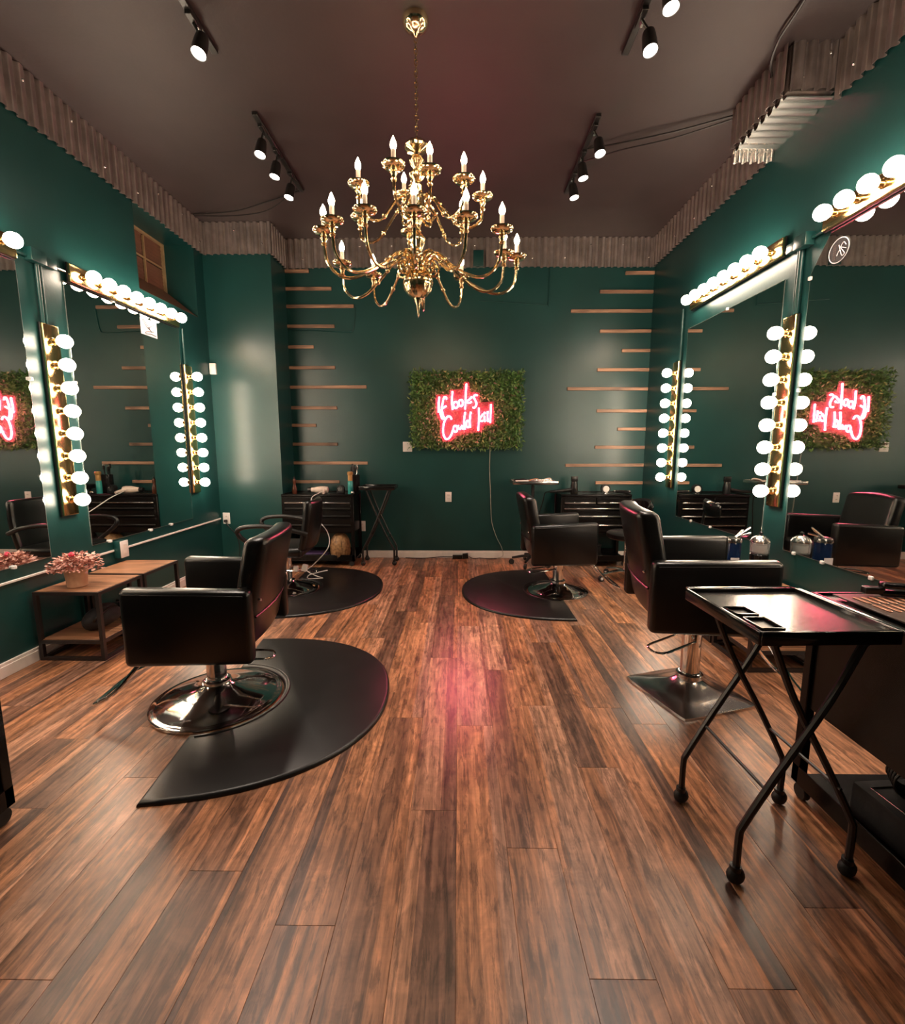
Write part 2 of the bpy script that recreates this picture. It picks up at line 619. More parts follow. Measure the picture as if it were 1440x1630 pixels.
# window in the opening
win = bpy.data.objects.new('window_1', None)
COL.objects.link(win)
win['kind'] = 'structure'
win['label'] = 'high window in the left wall, brown panes and thin gold bars'
win.location = (NX, (NY0 + NY1) / 2, NZ0)
ww, wh = NY1 - NY0, NZ1 - NZ0
SD = XL - NX - 0.004
MB().prism([(0.0, -0.05), (SD, -0.05), (SD, 0.004), (0.0, 0.25)], -ww / 2 + 0.001, ww / 2 - 0.001).xf(Matrix(((1, 0, 0, 0), (0, 0, -1, 0), (0, 1, 0, 0), (0, 0, 0, 1)))).build('window_sill', 'brown_panel', win, flat=True)
for q in ((-ww / 2, -ww / 2 + 0.016, 0, wh), (ww / 2 - 0.016, ww / 2, 0, wh), (-ww / 2 + 0.016, ww / 2 - 0.016, wh - 0.016, wh)):
    MB().box(0, 0.03, *q).build('frame_bar', 'gold_muntin', win)
for k in range(1, 3):
    yy = -ww / 2 + ww * k / 3
    MB().box(0.004, 0.022, yy - 0.005, yy + 0.005, 0.03, wh - 0.03).build('muntin', 'gold_muntin', win)
for k in range(1, 3):
    zz = wh * k / 3
    MB().box(0.004, 0.02, -ww / 2 + 0.03, ww / 2 - 0.03, zz - 0.005, zz + 0.005).build('muntin', 'gold_muntin', win)
for i in range(3):
    for j in range(3):
        ya = -ww / 2 + ww * i / 3 + 0.012
        za = wh * j / 3 + 0.012
        p = MB().box(-0.03, 0.002, ya, ya + ww / 3 - 0.024, za, za + wh / 3 - 0.024).build('pane', 'brown_panel', win)
        s = MB()
        for q in range(6):
            zq = za + (q + 0.5) * (wh / 3 - 0.024) / 6
            s.box(0.002, 0.006, ya, ya + ww / 3 - 0.024, zq - 0.004, zq + 0.004)
        s.build('blind_slat', 'brown_panel', p)

# baseboards
BH = 0.085


def base(name, *boxes):
    mb = MB()
    for b_ in boxes:
        x0_, x1_, y0_, y1_ = b_
        mb.box(x0_, x1_, y0_, y1_, 0, BH - 0.018, bev=0.002, seg=1)
        cxm = 0.004
        mb.box(x0_ if x1_ - x0_ > 0.5 or x0_ < 0 else x0_ + cxm, x1_ if x1_ - x0_ > 0.5 or x0_ > 0 else x1_ - cxm,
               y0_ if y1_ - y0_ > 0.35 else y0_ + cxm, y1_, BH - 0.018, BH, bev=0.002, seg=1)
    return struct(name, mb, 'white_trim')


base('baseboard_left', (XL, XL + 0.016, YF, YCOL))
base('baseboard_column', (XL + 0.016, XCOL, YCOL - 0.016, YCOL))
base('baseboard_back', (XCOL, XR - 0.016, YB - 0.016, YB))
base('baseboard_right', (XR - 0.016, XR, YF, YB))

# corrugated metal border: sheets with flutes, screws
PER, AMP = 0.068, 0.0135
sheet_cache = {}


def sheet_mesh(nper, h):
    key = (nper, round(h, 3))
    if key in sheet_cache:
        return sheet_cache[key]
    k = 12
    L = nper * PER
    n_ = int(nper * k) + 1
    mb = MB()
    vs_ = []
    for i in range(n_):
        u = i / (n_ - 1) * L
        s_ = math.sin(2 * PI * u / PER)
        d = AMP * math.tanh(2.6 * (s_ + 0.38)) + AMP + 0.003
        jag = 0.004 * math.sin(u * 17.0) + 0.003 * math.sin(u * 61.0)
        for dd in (d, d - 0.0016):
            vs_ += [(u, dd, jag * 0.4), (u, dd, h)]
    fs = []
    for i in range(n_ - 1):
        a, c_ = i * 4, (i + 1) * 4
        fs += [(a, c_, c_ + 1, a + 1), (a + 2, a + 3, c_ + 3, c_ + 2), (a, a + 2, c_ + 2, c_), (a + 1, c_ + 1, c_ + 3, a + 3)]
    mb.add(vs_, fs)
    me = mb.mesh('metal_sheet', 'galvanised', angle=60)
    sheet_cache[key] = me
    return me


screw_me = MB().ball((0, 0, 0), 0.0085, 10, 6, (1, 0.7, 1)).mesh('screw', 'zinc_and_lit_sheet')


def border(name, label, p0, p1, inward, h=ZC - ZM, zb=ZM, npers=9):
    """Run of corrugated sheets from p0 to p1; local x along the run, local y off the wall."""
    p0, p1 = Vector((*p0, 0)), Vector((*p1, 0))
    d = (p1 - p0)
    L = d.length
    d.normalize()
    left = Vector((-d.y, d.x, 0))
    if left.dot(Vector((*inward, 0))) < 0:          # keep y axis pointing into the room
        p0, p1 = p1, p0
        d = -d
    root = bpy.data.objects.new(name, None)
    COL.objects.link(root)
    root['kind'] = 'structure'
    root['label'] = label
    root.location = (p0.x, p0.y, zb)
    root.rotation_euler = (0, 0, math.atan2(d.y, d.x))
    tot = max(1, int(L / PER))
    u, left_n, k = 0.0, tot, 0
    while left_n > 0:
        c_ = min(npers, left_n)
        if left_n - c_ < 2:
            c_ = left_n
        s_ = place('metal_sheet', sheet_mesh(c_, h), root, (u, 0.0012 * (k % 2), 0.003 * ((k * 7) % 3 - 1)))
        s_.scale = (L / (tot * PER), 1, 1)
        for q in range(max(1, c_ // 4)):
            zz = h * (0.30 + 0.42 * ((k + q) % 2)) if h > 0.15 else h * 0.5
            place('screw', screw_me, root, (u + (q * 4 + 1.25) * PER, 2 * AMP + 0.006, zz))
        u += c_ * PER * L / (tot * PER)
        left_n -= c_
        k += 1
    return root


border('trim_1', 'corrugated metal border along the top of the left wall', (XL, 0.2), (XL, YCOL), (1, 0))
border('trim_2', 'corrugated metal border on the front of the column', (XL + 0.02, YCOL), (XCOL + 0.02, YCOL), (0, -1))
border('trim_3', 'corrugated metal border on the side of the column', (XCOL, YCOL - 0.02), (XCOL, YB), (1, 0))
border('trim_4', 'corrugated metal border along the top of the back wall', (XCOL + 0.02, YB), (XR, YB), (0, -1))
border('trim_5', 'corrugated metal border along the far right wall', (XR, 3.47), (XR, YB), (-1, 0))
border('trim_6', 'corrugated metal border along the near right wall', (XR, 0.2), (XR, 2.90), (-1, 0))
# boxed duct high on the right wall, wrapped in the same metal, its lit faces painted brighter
BX, BY0, BY1, BZ = 1.835, 2.93, 3.45, 3.262
duct = thing('duct_box', 'boxed duct wrapped in corrugated metal high on the right wall', 'duct', (XR, BY0, BZ))
MB().box(BX - XR + 0.002, -0.002, 0.004, BY1 - BY0, 0.004, ZC - BZ - 0.003).build('core', 'galvanised', duct)
MB().box(BX - XR + 0.0, 0.0, 0.33, BY1 - BY0, 0.0, 0.005).build('edge_strip', 'zinc_and_lit_sheet', duct)
# front, side and underside cladding
o = place('front_sheet', sheet_mesh(4, ZC - BZ), duct, (BX - XR, 0.004, 0), (0, 0, 0))
o.rotation_euler = (0, 0, PI)
o.location = (-0.002, 0.004, 0)
o.scale = ((XR - BX) / (4 * PER), 1, 1)
o = place('side_sheet', sheet_mesh(8, ZC - BZ), duct, (BX - XR, 0.0, 0))
o.rotation_euler = (0, 0, PI / 2)
o.location = (BX - XR, -0.01, 0)
o.scale = ((BY1 - BY0) / (8 * PER), 1, 1)
o = place('under_sheet', sheet_mesh(8, XR - BX), duct)
o.matrix_local = Matrix(((0, 0, -1, -0.001), (1, 0, 0, 0), (0, -1, 0, 0.004), (0, 0, 0, 1)))
o.scale = ((BY1 - BY0) / (8 * PER), 1, 1)
o.data = o.data.copy()
o.data.materials[0] = MATS['zinc_and_lit_sheet']  # brighter metal colour stands in for light on the underside
o = place('end_flap', sheet_mesh(5, 0.085), duct, (-0.002, BY1 - BY0 + 0.004, -0.085), (0, 0, PI))
o.scale = (0.9 * (XR - BX + 0.03) / (5 * PER), 1, 1)
o.data = o.data.copy()
o.data.materials[0] = MATS['zinc_and_lit_sheet']  # same metal made brighter, as if lit from the room
for k, (px, pz) in enumerate([(-0.06, 0.18), (-0.16, 0.2), (-0.2, 0.06), (-0.08, 0.07)]):
    place('screw', screw_me, duct, (px, -0.018, pz))

# ================================================================== MIRRORS
clip_me = MB().box(-0.008, 0.016, -0.010, 0.010, -0.010, 0.010, bev=0.003).mesh('clip', 'clear_clip')


def mirror(label, side, y0, y1, z0, z1, clips, cut=None):
    x = XL if side < 0 else XR
    s_ = 1 if side < 0 else -1
    t_ = thing('wall_mirror', label, 'mirror', (x, (y0 + y1) / 2, z0))
    hy = (y1 - y0) / 2
    hz = z1 - z0
    poly = [(-hy, 0), (hy, 0), (hy, hz), (-hy, hz)]
    if cut:
        poly = [(-hy, 0), (hy, 0), (hy, hz - cut[1]), (hy - cut[0], hz), (-hy, hz)]
    M = Matrix(((0, 0, s_, 0), (1, 0, 0, 0), (0, 1, 0, 0), (0, 0, 0, 1)))
    MB().prism(poly, 0.001, 0.0055).xf(M).build('edge', 'mirror_edge', t_, flat=True)
    e = 0.0035
    ins = [(max(-hy + e, min(hy - e, px)), max(e, min(hz - e, pz))) for px, pz in poly]
    MB().prism(ins, 0.0055, 0.0062).xf(M).build('glass', 'mirror_glass', t_, flat=True)
    for (cy, cz) in clips:
        place('clip', clip_me, t_, (0.006 * s_, cy - (y0 + y1) / 2, cz - z0))
    return t_


mirror('tall mirror on left wall, with a small paper card at its top', -1, 3.168, 4.42, 0.606, 2.365,
       [(3.33, 0.606), (3.79, 0.606), (4.07, 0.606), (3.168, 1.72), (3.6, 2.365)])
mirror('tall mirror cut by the left edge of the photo, behind the potted plant', -1, 1.58, 2.838, 0.606, 2.365,
       [(2.58, 0.606), (2.1, 0.606), (2.838, 1.70)])
mirror('tall mirror on right wall, reflecting a drawer cart', 1, 3.195, 4.475, 0.632, 2.36,
       [(3.845, 2.36), (4.17, 0.632), (3.845, 0.632), (3.195, 1.64)])
mirror('tall mirror on right wall with a clipped corner and round decal', 1, 1.70, 2.972, 0.636, 2.50,
       [(2.87, 0.636), (2.64, 0.636), (2.32, 0.636), (2.972, 1.64), (2.972, 2.29)], cut=(0.135, 0.19))

# card taped on the left mirror
card = thing('paper_card', 'small white card with a dark scissors sketch on the left mirror', 'card', (XL + 0.0075, 4.0, 2.27))
MB().box(0, 0.0012, -0.10, 0.10, -0.065, 0.065).build('sheet', 'paper', card)
st = MB()
for path in ([(-.075, .045), (-.03, .0), (.02, -.02)], [(-.06, .05), (-.015, .01), (.03, -.03)], [(-.045, -.04), (-.01, -.03), (.06, -.02)],
             [(-.04, -.055), (.02, -.045), (.085, -.05)], [(-.045, -.04), (-.055, -.052), (-.04, -.055)], [(.0, .0), (.05, .03), (.08, .04)],
             [(-.075, .045), (-.068, .055), (-.06, .05)]):
    st.tube([(0.0016, a, c_) for a, c_ in path], 0.0028, 5)
st.build('sketch', 'ink', card)

# round decal on the right mirror
dec = thing('round_decal', 'round black decal with white script on the right mirror', 'decal', (XR - 0.0075, 2.768, 2.368), 0)
M = Matrix(((0, 0, -1, 0), (1, 0, 0, 0), (0, 1, 0, 0), (0, 0, 0, 1)))
circ = [(0.072 * math.cos(2 * PI * i / 40), 0.066 * math.sin(2 * PI * i / 40)) for i in range(40)]
MB().prism(circ, 0, 0.001).xf(M).build('disc', 'ink', dec, flat=True)
MB().tube([(-0.0012, a * 0.95, c_ * 0.95) for a, c_ in circ], 0.0024, 5, closed=True).build('ring', 'paper', dec)
sc = MB()
for path in ([(-.048, .012), (-.03, .032), (-.012, .012), (-.03, -.012), (-.042, -.03), (-.026, -.036), (-.012, -.008), (.002, .028)],
             [(-.008, .0), (.004, -.012), (.010, -.026)], [(-.05, -.006), (-.03, .004), (-.008, .014)]):
    sc.tube([(-0.0016, a, c_) for a, c_ in smooth_path([(p[0], p[1], 0) for p in path], 5) for a, c_ in [(a, c_)]] if False else
            [(-0.0016, q.x, q.y) for q in smooth_path([(p[0], p[1], 0) for p in path], 5)], 0.0022, 5)
sc.build('script', 'paper', dec)
tx = MB()
for r_ in range(2):
    for k in range(7):
        tx.box(-0.0016, -0.001, 0.020 + r_ * 0.012, 0.028 + r_ * 0.012, -0.042 + k * 0.012, -0.034 + k * 0.012)
tx.build('small_print', 'keypad_mat', dec)

# ================================================================== VANITY LIGHT BARS
globe_me = MB().lathe([(0.016, -0.046), (0.022, -0.040), (0.034, -0.026), (0.0405, -0.008), (0.041, 0.006), (0.0365, 0.021),
                       (0.026, 0.033), (0.013, 0.0395), (0.002, 0.041)], 18).mesh('bulb', 'globe_light')
socket_me = MB().lathe([(0.024, 0.0), (0.024, 0.006), (0.019, 0.010), (0.019, 0.028), (0.0215, 0.031), (0.0215, 0.036), (0.015, 0.038)],
                       16).mesh('socket', 'brass_plate')
bar_me = MB().box(-0.058, 0.058, -0.60, 0.60, 0.0, 0.026, bev=0.006, seg=2).mesh('back_plate', 'brass_plate')
rim_me = MB().box(-0.062, 0.062, -0.604, 0.604, 0.0, 0.012, bev=0.002, seg=1).mesh('housing', 'black_metal')


def light_bar(label, side, yc, zc, vertical, off=0.004):
    """local z points off the wall, local y runs along the bar."""
    t_ = thing('vanity_light_bar', label, 'light bar', (XL + off if side < 0 else XR - off, yc, zc), group='eight-bulb vanity light bars')
    out = Vector((1, 0, 0)) if side < 0 else Vector((-1, 0, 0))
    along = Vector((0, 0, 1)) if vertical else Vector((0, 1, 0))
    across = along.cross(out)
    M_ = Matrix((across, along, out)).transposed()
    eu = M_.to_euler()
    place('housing', rim_me, t_, (0, 0, 0), eu)
    place('back_plate', bar_me, t_, tuple(out * 0.002), eu)
    for k in range(8):
        u = -0.4985 + k * 0.1424
        so = place('socket', socket_me, t_, tuple(along * u + out * 0.028), eu)
        bu = place('bulb', globe_me, t_, tuple(along * u + out * 0.106), eu)
    return t_


light_bar('upright bulb bar between the two left wall mirrors', -1, 3.003, 1.45, True)
light_bar('upright bulb bar on left wall nearest the column', -1, 4.495, 1.45, True)
light_bar('level bulb bar above the left mirror with the paper card', -1, 3.79, 2.425, False, 0.014)
light_bar('level bulb bar above the left edge mirror, one bulb in view', -1, 2.22, 2.425, False, 0.014)
light_bar('upright bulb bar between the two right wall mirrors', 1, 3.085, 1.505, True)
light_bar('upright bulb bar on right wall nearest the back corner', 1, 4.625, 1.495, True)
light_bar('level bulb bar above the right mirror that reflects a cart', 1, 3.80, 2.56, False, 0.014)
light_bar('level bulb bar above the clipped corner mirror', 1, 2.27, 2.56, False, 0.014)
light_bar('upright bulb bar on left wall outside the photo, beside the edge mirror', -1, 1.42, 1.45, True)
light_bar('upright bulb bar on right wall outside the photo, beside the clipped mirror', 1, 1.56, 1.50, True)

# conduit and boxes feeding the bars
cnd = thing('wall_conduit', 'teal painted conduit with junction box on left wall', 'conduit', (XL, 2.95, 2.05))
MB().cyl((0.014, 0.02, 0.0), (0.014, 0.02, 0.36), 0.011).build('pipe', 'teal_paint', cnd)
MB().cyl((0.014, 0.045, 0.0), (0.014, 0.045, 0.36), 0.008).build('pipe', 'teal_paint', cnd)
MB().box(0.0, 0.05, -0.045, 0.06, 0.345, 0.42, bev=0.004).build('junction_box', 'teal_paint', cnd)
MB().box(0.0, 0.035, 0.06, 0.15, 0.35, 0.405, bev=0.004).build('raceway', 'teal_paint', cnd)
MB().cyl((0.014, -0.045, 0.37), (0.014, -0.125, 0.37), 0.010).build('pipe', 'teal_paint', cnd)
MB().cyl((0.014, 0.15, 0.375), (0.014, 0.232, 0.375), 0.010).build('pipe', 'steel', cnd)
cnd = thing('wall_conduit', 'teal painted conduit with junction box on right wall', 'conduit', (XR, 3.04, 2.11))
MB().cyl((-0.016, 0.01, 0.0), (-0.016, 0.01, 0.38), 0.014).build('pipe', 'teal_paint', cnd)
MB().cyl((-0.012, 0.04, 0.0), (-0.012, 0.04, 0.38), 0.009).build('pipe', 'teal_paint', cnd)
MB().box(-0.06, 0.0, -0.07, 0.03, 0.37, 0.445, bev=0.004).build('junction_box', 'teal_paint', cnd)
MB().box(-0.04, 0.0, 0.03, 0.125, 0.385, 0.44, bev=0.004).build('raceway', 'teal_paint', cnd)
MB().cyl((-0.016, 0.12, 0.41), (-0.016, 0.16, 0.41), 0.010).build('pipe', 'steel', cnd)
MB().cyl((-0.016, -0.07, 0.41), (-0.016, -0.165, 0.41), 0.010).build('pipe', 'teal_paint', cnd)
tag(MB().cyl((0, 0, 0), (0, 0, 0.32), 0.011).build('wall_conduit', 'teal_paint', None, (XL + 0.014, 4.472, 2.055)),
    'thin teal pipe on left wall beside the column', 'conduit')
tag(MB().cyl((0, 0, 0), (0, 0, 0.46), 0.013).build('wall_conduit', 'teal_paint', None, (XR - 0.016, 4.572, 2.10)),
    'thin teal pipe on right wall near the back corner', 'conduit')

# ================================================================== CHANDELIER
CHX, CHY = -0.230, 2.752
ch = thing('chandelier', 'tiered brass chandelier with curved arms and lit candle bulbs', 'chandelier', (CHX, CHY, 2.02))
Z0 = 2.02
MB().lathe([(0.068, ZC - Z0 - 0.001), (0.068, ZC - Z0 - 0.02), (0.062, ZC - Z0 - 0.035), (0.04, ZC - Z0 - 0.052), (0.018, ZC - Z0 - 0.062),
            (0.008, ZC - Z0 - 0.08), (0.004, ZC - Z0 - 0.085)], 28).build('canopy', 'brass', ch)
chain = MB()
z = ZC - Z0 - 0.085
k = 0
while z > 0.925:
    a = [(0.0088 * math.cos(q), 0, 0.0165 * math.sin(q)) for q in [2 * PI * i / 10 for i in range(10)]]
    if k % 2:
        a = [(0, p[0], p[2]) for p in a]
    chain.tube([(p[0], p[1], z - 0.012 + p[2]) for p in a], 0.0031, 6, closed=True)
    z -= 0.0262
    k += 1
chain.build('chain', 'brass', ch)
prof = [(0.001, 0.0), (0.006, 0.012), (0.004, 0.03), (0.010, 0.05), (0.012, 0.07), (0.02, 0.085), (0.024, 0.10), (0.052, 0.116), (0.076, 0.145),
        (0.083, 0.178), (0.076, 0.210), (0.052, 0.236), (0.026, 0.247), (0.030, 0.258), (0.046, 0.268), (0.05, 0.29), (0.046, 0.31), (0.028, 0.325),
        (0.02, 0.35), (0.03, 0.375), (0.044, 0.40), (0.044, 0.415), (0.026, 0.435), (0.016, 0.46), (0.022, 0.49), (0.038, 0.52), (0.042, 0.54),
        (0.042, 0.57), (0.030, 0.59), (0.018, 0.61), (0.014, 0.64), (0.024, 0.66), (0.028, 0.68), (0.016, 0.70), (0.036, 0.72), (0.044, 0.735),
        (0.036, 0.75), (0.014, 0.765), (0.030, 0.785), (0.042, 0.80), (0.030, 0.82), (0.012, 0.835), (0.014, 0.845), (0.060, 0.862), (0.066, 0.872),
        (0.052, 0.893), (0.02, 0.905), (0.008, 0.915), (0.006, 0.93)]
MB().lathe(prof, 48, ribs=12, rib=0.03).build('stem', 'brass', ch)
cup_me = MB().lathe([(0.004, -0.055), (0.011, -0.052), (0.015, -0.045), (0.010, -0.036), (0.012, -0.026), (0.018, -0.016), (0.013, -0.006), (0.016, 0.0),
                     (0.044, 0.006), (0.054, 0.015), (0.056, 0.022), (0.049, 0.0195), (0.02, 0.012), (0.014, 0.02), (0.011, 0.02)],
                    22).mesh('drip_pan', 'brass')
cand_me = MB().lathe([(0.0115, 0.012), (0.0115, 0.081), (0.010, 0.084), (0.004, 0.084)], 14).mesh('candle', 'candle_wax')
flame_me = MB().lathe([(0.006, 0.082), (0.010, 0.087), (0.0145, 0.097), (0.0155, 0.105), (0.013, 0.116), (0.0075, 0.129), (0.003, 0.138), (0.0008, 0.143)],
                      14).mesh('bulb', 'candle_light')


def chandelier_arm(ang, rad, zt, tier):
    """ang, rad: where the bulb stands; zt: height of the bulb's middle."""
    zc_ = zt - 0.108 - Z0                       # top of the cup's collar
    c_, s_ = math.cos(ang), math.sin(ang)

    def P_(r_, z_):
        return (r_ * c_, r_ * s_, z_)
    mb = MB()
    if tier == 0:
        a = zc_ - 0.055
        pts = [P_(0.04, 0.28), P_(0.085, 0.315), P_(0.15, 0.30), P_(0.22, 0.235), P_(rad * 0.68, a - 0.115), P_(rad * 0.85, a - 0.125),
               P_(rad * 0.97, a - 0.075), P_(rad, a + 0.004)]
        cur = [(0.035, 0.27), (0.07, 0.225), (0.105, 0.225), (0.118, 0.255), (0.098, 0.28), (0.078, 0.265), (0.085, 0.25)]
    else:
        a = zc_ - 0.055
        st_ = a + 0.03 if tier == 1 else a + 0.02
        pts = [P_(0.035, st_), P_(0.065, st_ + 0.055), P_(0.115, st_ + 0.04), P_(rad * 0.62, a - 0.055), P_(rad * 0.82, a - 0.075),
               P_(rad * 0.97, a - 0.045), P_(rad, a + 0.004)]
        cur = [(0.03, st_ - 0.01), (0.055, st_ - 0.05), (0.085, st_ - 0.05), (0.095, st_ - 0.025), (0.078, st_ - 0.005), (0.064, st_ - 0.02)]
    sp = smooth_path(pts, 7)
    mb.tube(sp, [0.0092 if i < len(sp) * 0.3 else 0.0078 for i in range(len(sp))], 8)
    mb.tube(smooth_path([P_(*q) for q in cur], 5), 0.0068, 7)
    for fr_ in (0.36, 0.47):
        q = sp[int(len(sp) * fr_)]
        mb.ball(q, 0.0135, 8, 6)
    ar = mb.build('arm', 'brass', ch)
    loc = (rad * c_, rad * s_, zc_)
    place('drip_pan', cup_me, ar, loc)
    place('candle', cand_me, ar, loc)
    place('bulb', flame_me, ar, loc)


for ang, rad in [(-149, .52), (-135, .53), (-113, .51), (-87, .46), (-57, .48), (-32, .52), (2, .48), (7, .56), (57, .45), (90, .45), (132, .46), (162, .48)]:
    chandelier_arm(R(ang), rad, 2.452, 0)
for ang, rad in [(-103, .36), (-74, .32), (-42, .34), (-10, .36), (-146, .34), (156, .38), (103, .36), (40, .32)]:
    chandelier_arm(R(ang), rad, 2.705, 1)
chandelier_arm(R(112), .26, 2.865, 2)

# ================================================================== TRACK LIGHTS


def track(label, x, y0, y1, heads):
    t_ = thing('track_light', label, 'track light', (x, y0, ZC))
    MB().box(-0.018, 0.018, 0, y1 - y0, -0.022, -0.001, bev=0.002, seg=1).build('rail', 'black_metal', t_)
    for (dy, ax, ay, out) in heads:
        hd = bpy.data.objects.new('lamp_head', None)
        # head mesh: adapter and can; local -z is the beam
        mb = MB()
        mb.lathe([(0.012, 0.048), (0.03, 0.044), (0.034, 0.02), (0.038, -0.05), (0.040, -0.062), (0.036, -0.062), (0.034, -0.055)], 20)
        hd = mb.build('lamp_head', 'black_metal', t_)
        hd.location = (out, dy, -0.135)
        d = Vector((ax, ay, -1)).normalized()
        hd.rotation_euler = Vector((0, 0, -1)).rotation_difference(d).to_euler()
        MB().lathe([(0.001, -0.0585), (0.033, -0.0585), (0.033, -0.0565), (0.001, -0.0565)], 20).build('lens', 'lens_light', hd)
        br = MB()
        br.box(-0.016, 0.016, dy - 0.055, dy + 0.055, -0.040, -0.022, bev=0.002, seg=1)
        br.cyl((0.0, dy, -0.04), (out * 0.6, dy, -0.075), 0.007)
        br.cyl((out * 0.6, dy, -0.075), (out, dy, -0.10), 0.007)
        br.build('bracket', 'black_metal', t_)
        MB().box(0.010 * (1 if out > 0 else -1) - 0.006, 0.010 * (1 if out > 0 else -1) + 0.006, dy + 0.01, dy + 0.035, -0.052, -0.040).build(
            'clip', 'zinc_and_lit_sheet', t_)
        ld = bpy.data.lights.new('beam', 'SPOT')
        ld.energy = SPOT
        ld.color = (1.0, 0.84, 0.70)
        ld.spot_size = R(85)
        ld.spot_blend = 0.7
        ld.shadow_soft_size = 0.035
        lo = bpy.data.objects.new('beam', ld)
        COL.objects.link(lo)
        lo.parent = hd
        lo.location = (0, 0, -0.066)
    return t_


track('black three-lamp track on the ceiling, far left of the chandelier', -1.362, 3.41, 4.36,
      [(0.14, -.10, -.25, -0.02), (0.40, -.15, -.15, -0.02), (0.70, -.15, -.2, -0.02)])
track('black three-lamp track on the ceiling, far right of the chandelier', 0.930, 3.46, 4.42,
      [(0.11, .10, -.25, 0.04), (0.40, .15, -.10, 0.0), (0.68, .15, -.15, 0.0)])
track('black lamp track on the ceiling, nearest the top left edge', -1.372, 1.75, 2.93,
      [(0.25, -.10, .05, 0.03), (0.55, .15, .0, 0.03), (0.96, -.1, -.3, 0.03)])
track('black lamp track on the ceiling, nearest the top right edge', 0.930, 1.80, 2.97,
      [(0.25, .10, .05, 0.045), (0.68, .05, -.15, 0.045), (0.92, .05, -.25, 0.045)])
# cables on the ceiling and the back wall


def cable(name, label, pts, r_, mat, cat='cable', k=8, group=None):
    o_ = Vector(pts[-1])
    mb = MB().tube([p - o_ for p in smooth_path(pts, k)], r_, 6)
    o = mb.build(name, mat, None, tuple(o_))
    return tag(o, label, cat, group)


cable('ceiling_cable', 'black cable on the ceiling from left track to column', [(-1.36, 4.36, 3.492), (-1.75, 4.52, 3.475), (-2.1, 4.66, 3.47), (-2.54, 4.76, 3.49)], 0.006, 'black_cord')
cable('ceiling_cable', 'sagging black cable on the ceiling above the column', [(-1.40, 4.34, 3.49), (-1.75, 4.58, 3.44), (-2.1, 4.70, 3.45), (-2.54, 4.78, 3.485)], 0.005, 'black_cord')
cable('ceiling_cable', 'upper black cable from the right track to the duct', [(0.95, 3.82, 3.49), (1.2, 3.70, 3.465), (1.5, 3.58, 3.46), (1.83, 3.44, 3.47)], 0.006, 'black_cord')
cable('ceiling_cable', 'lower black cable from the right track to the duct', [(0.95, 3.98, 3.49), (1.2, 3.78, 3.46), (1.5, 3.62, 3.44), (1.83, 3.45, 3.455)], 0.005, 'black_cord')
cable('ceiling_cable', 'thick black cable curling into the duct, top right', [(1.62, 2.3, 3.485), (1.70, 2.65, 3.48), (1.72, 2.85, 3.47), (1.76, 2.98, 3.45), (1.815, 3.06, 3.42)], 0.008, 'black_cord')
cable('wall_cable', 'dark cable on the back wall right of the chandelier',
      [(0.977, YB - 0.006, 3.2), (0.972, YB - 0.006, 3.0), (0.968, YB - 0.006, 2.825), (0.94, YB - 0.006, 2.822), (0.6, YB - 0.006, 2.842), (0.2, YB - 0.006, 2.87)], 0.006, 'teal_paint')
cable('wall_cable', 'dark cable on the back wall crossing the left slats',
      [(-1.137, YB - 0.006, 2.80), (-1.15, YB - 0.006, 2.68), (-1.17, YB - 0.006, 2.57), (-1.22, YB - 0.006, 2.545), (-1.55, YB - 0.006, 2.56), (-1.88, YB - 0.006, 2.568)], 0.006, 'teal_paint')
tag(MB().box(-0.05, 0.06, -0.05, 0, -0.01, 0.15, bev=0.004).build('junction_box', 'teal_paint', None, (0.2, YB - 0.001, 3.215)),
    'small teal box on the metal border behind the chandelier', 'box')

# ================================================================== WOODEN SLATS ON THE BACK WALL
TH = 0.034
left = [(3.176, -1.627), (2.995, -1.388), (2.813, -1.15), (2.604, -1.368), (2.386, -1.606), (2.164, -1.377), (1.953, -1.033), (1.726, -1.371),
        (1.532, -1.613), (1.321, -1.378), (1.108, -1.040), (0.893, -1.371)]
for i, (z, xr_) in enumerate(left):
    L = xr_ - XCOL - 0.004
    size = 'short' if L < 0.4 else ('long' if L > 0.7 else 'medium')
    o = MB().box(-L / 2, L / 2, -0.019, 0, -TH / 2, TH / 2, bev=0.002, seg=1).build('wall_slat', 'slat_wood', None, (XCOL + 0.002 + L / 2, YB - 0.0005, z))
    o.rotation_euler = (0, R(random.uniform(-.25, .25)), 0)
    tag(o, '%s wooden slat beside the column, %s from the top' % (size, ORD[i]), 'slat', 'wooden slats beside the column')
right = [(3.141, 1.787), (2.950, 1.521), (2.752, 1.217), (2.542, 1.539), (2.337, 1.788), (2.134, 1.529), (1.929, 1.205), (1.689, 1.542),
         (1.488, 1.782), (1.286, 1.538), (1.085, 1.213), (0.885, 1.563), (0.680, 1.80), (0.328, 1.55)]
for i, (z, xl_) in enumerate(right):
    L = XR - 0.004 - xl_
    size = 'short' if L < 0.4 else ('long' if L > 0.7 else 'medium')
    o = MB().box(-L / 2, L / 2, -0.019, 0, -TH / 2, TH / 2, bev=0.002, seg=1).build('wall_slat', 'slat_wood', None, (xl_ + L / 2, YB - 0.0005, z))
    o.rotation_euler = (0, R(random.uniform(-.25, .25)), 0)
    tag(o, '%s wooden slat beside the right wall, %s from the top' % (size, ORD[i]), 'slat', 'wooden slats beside the right wall')

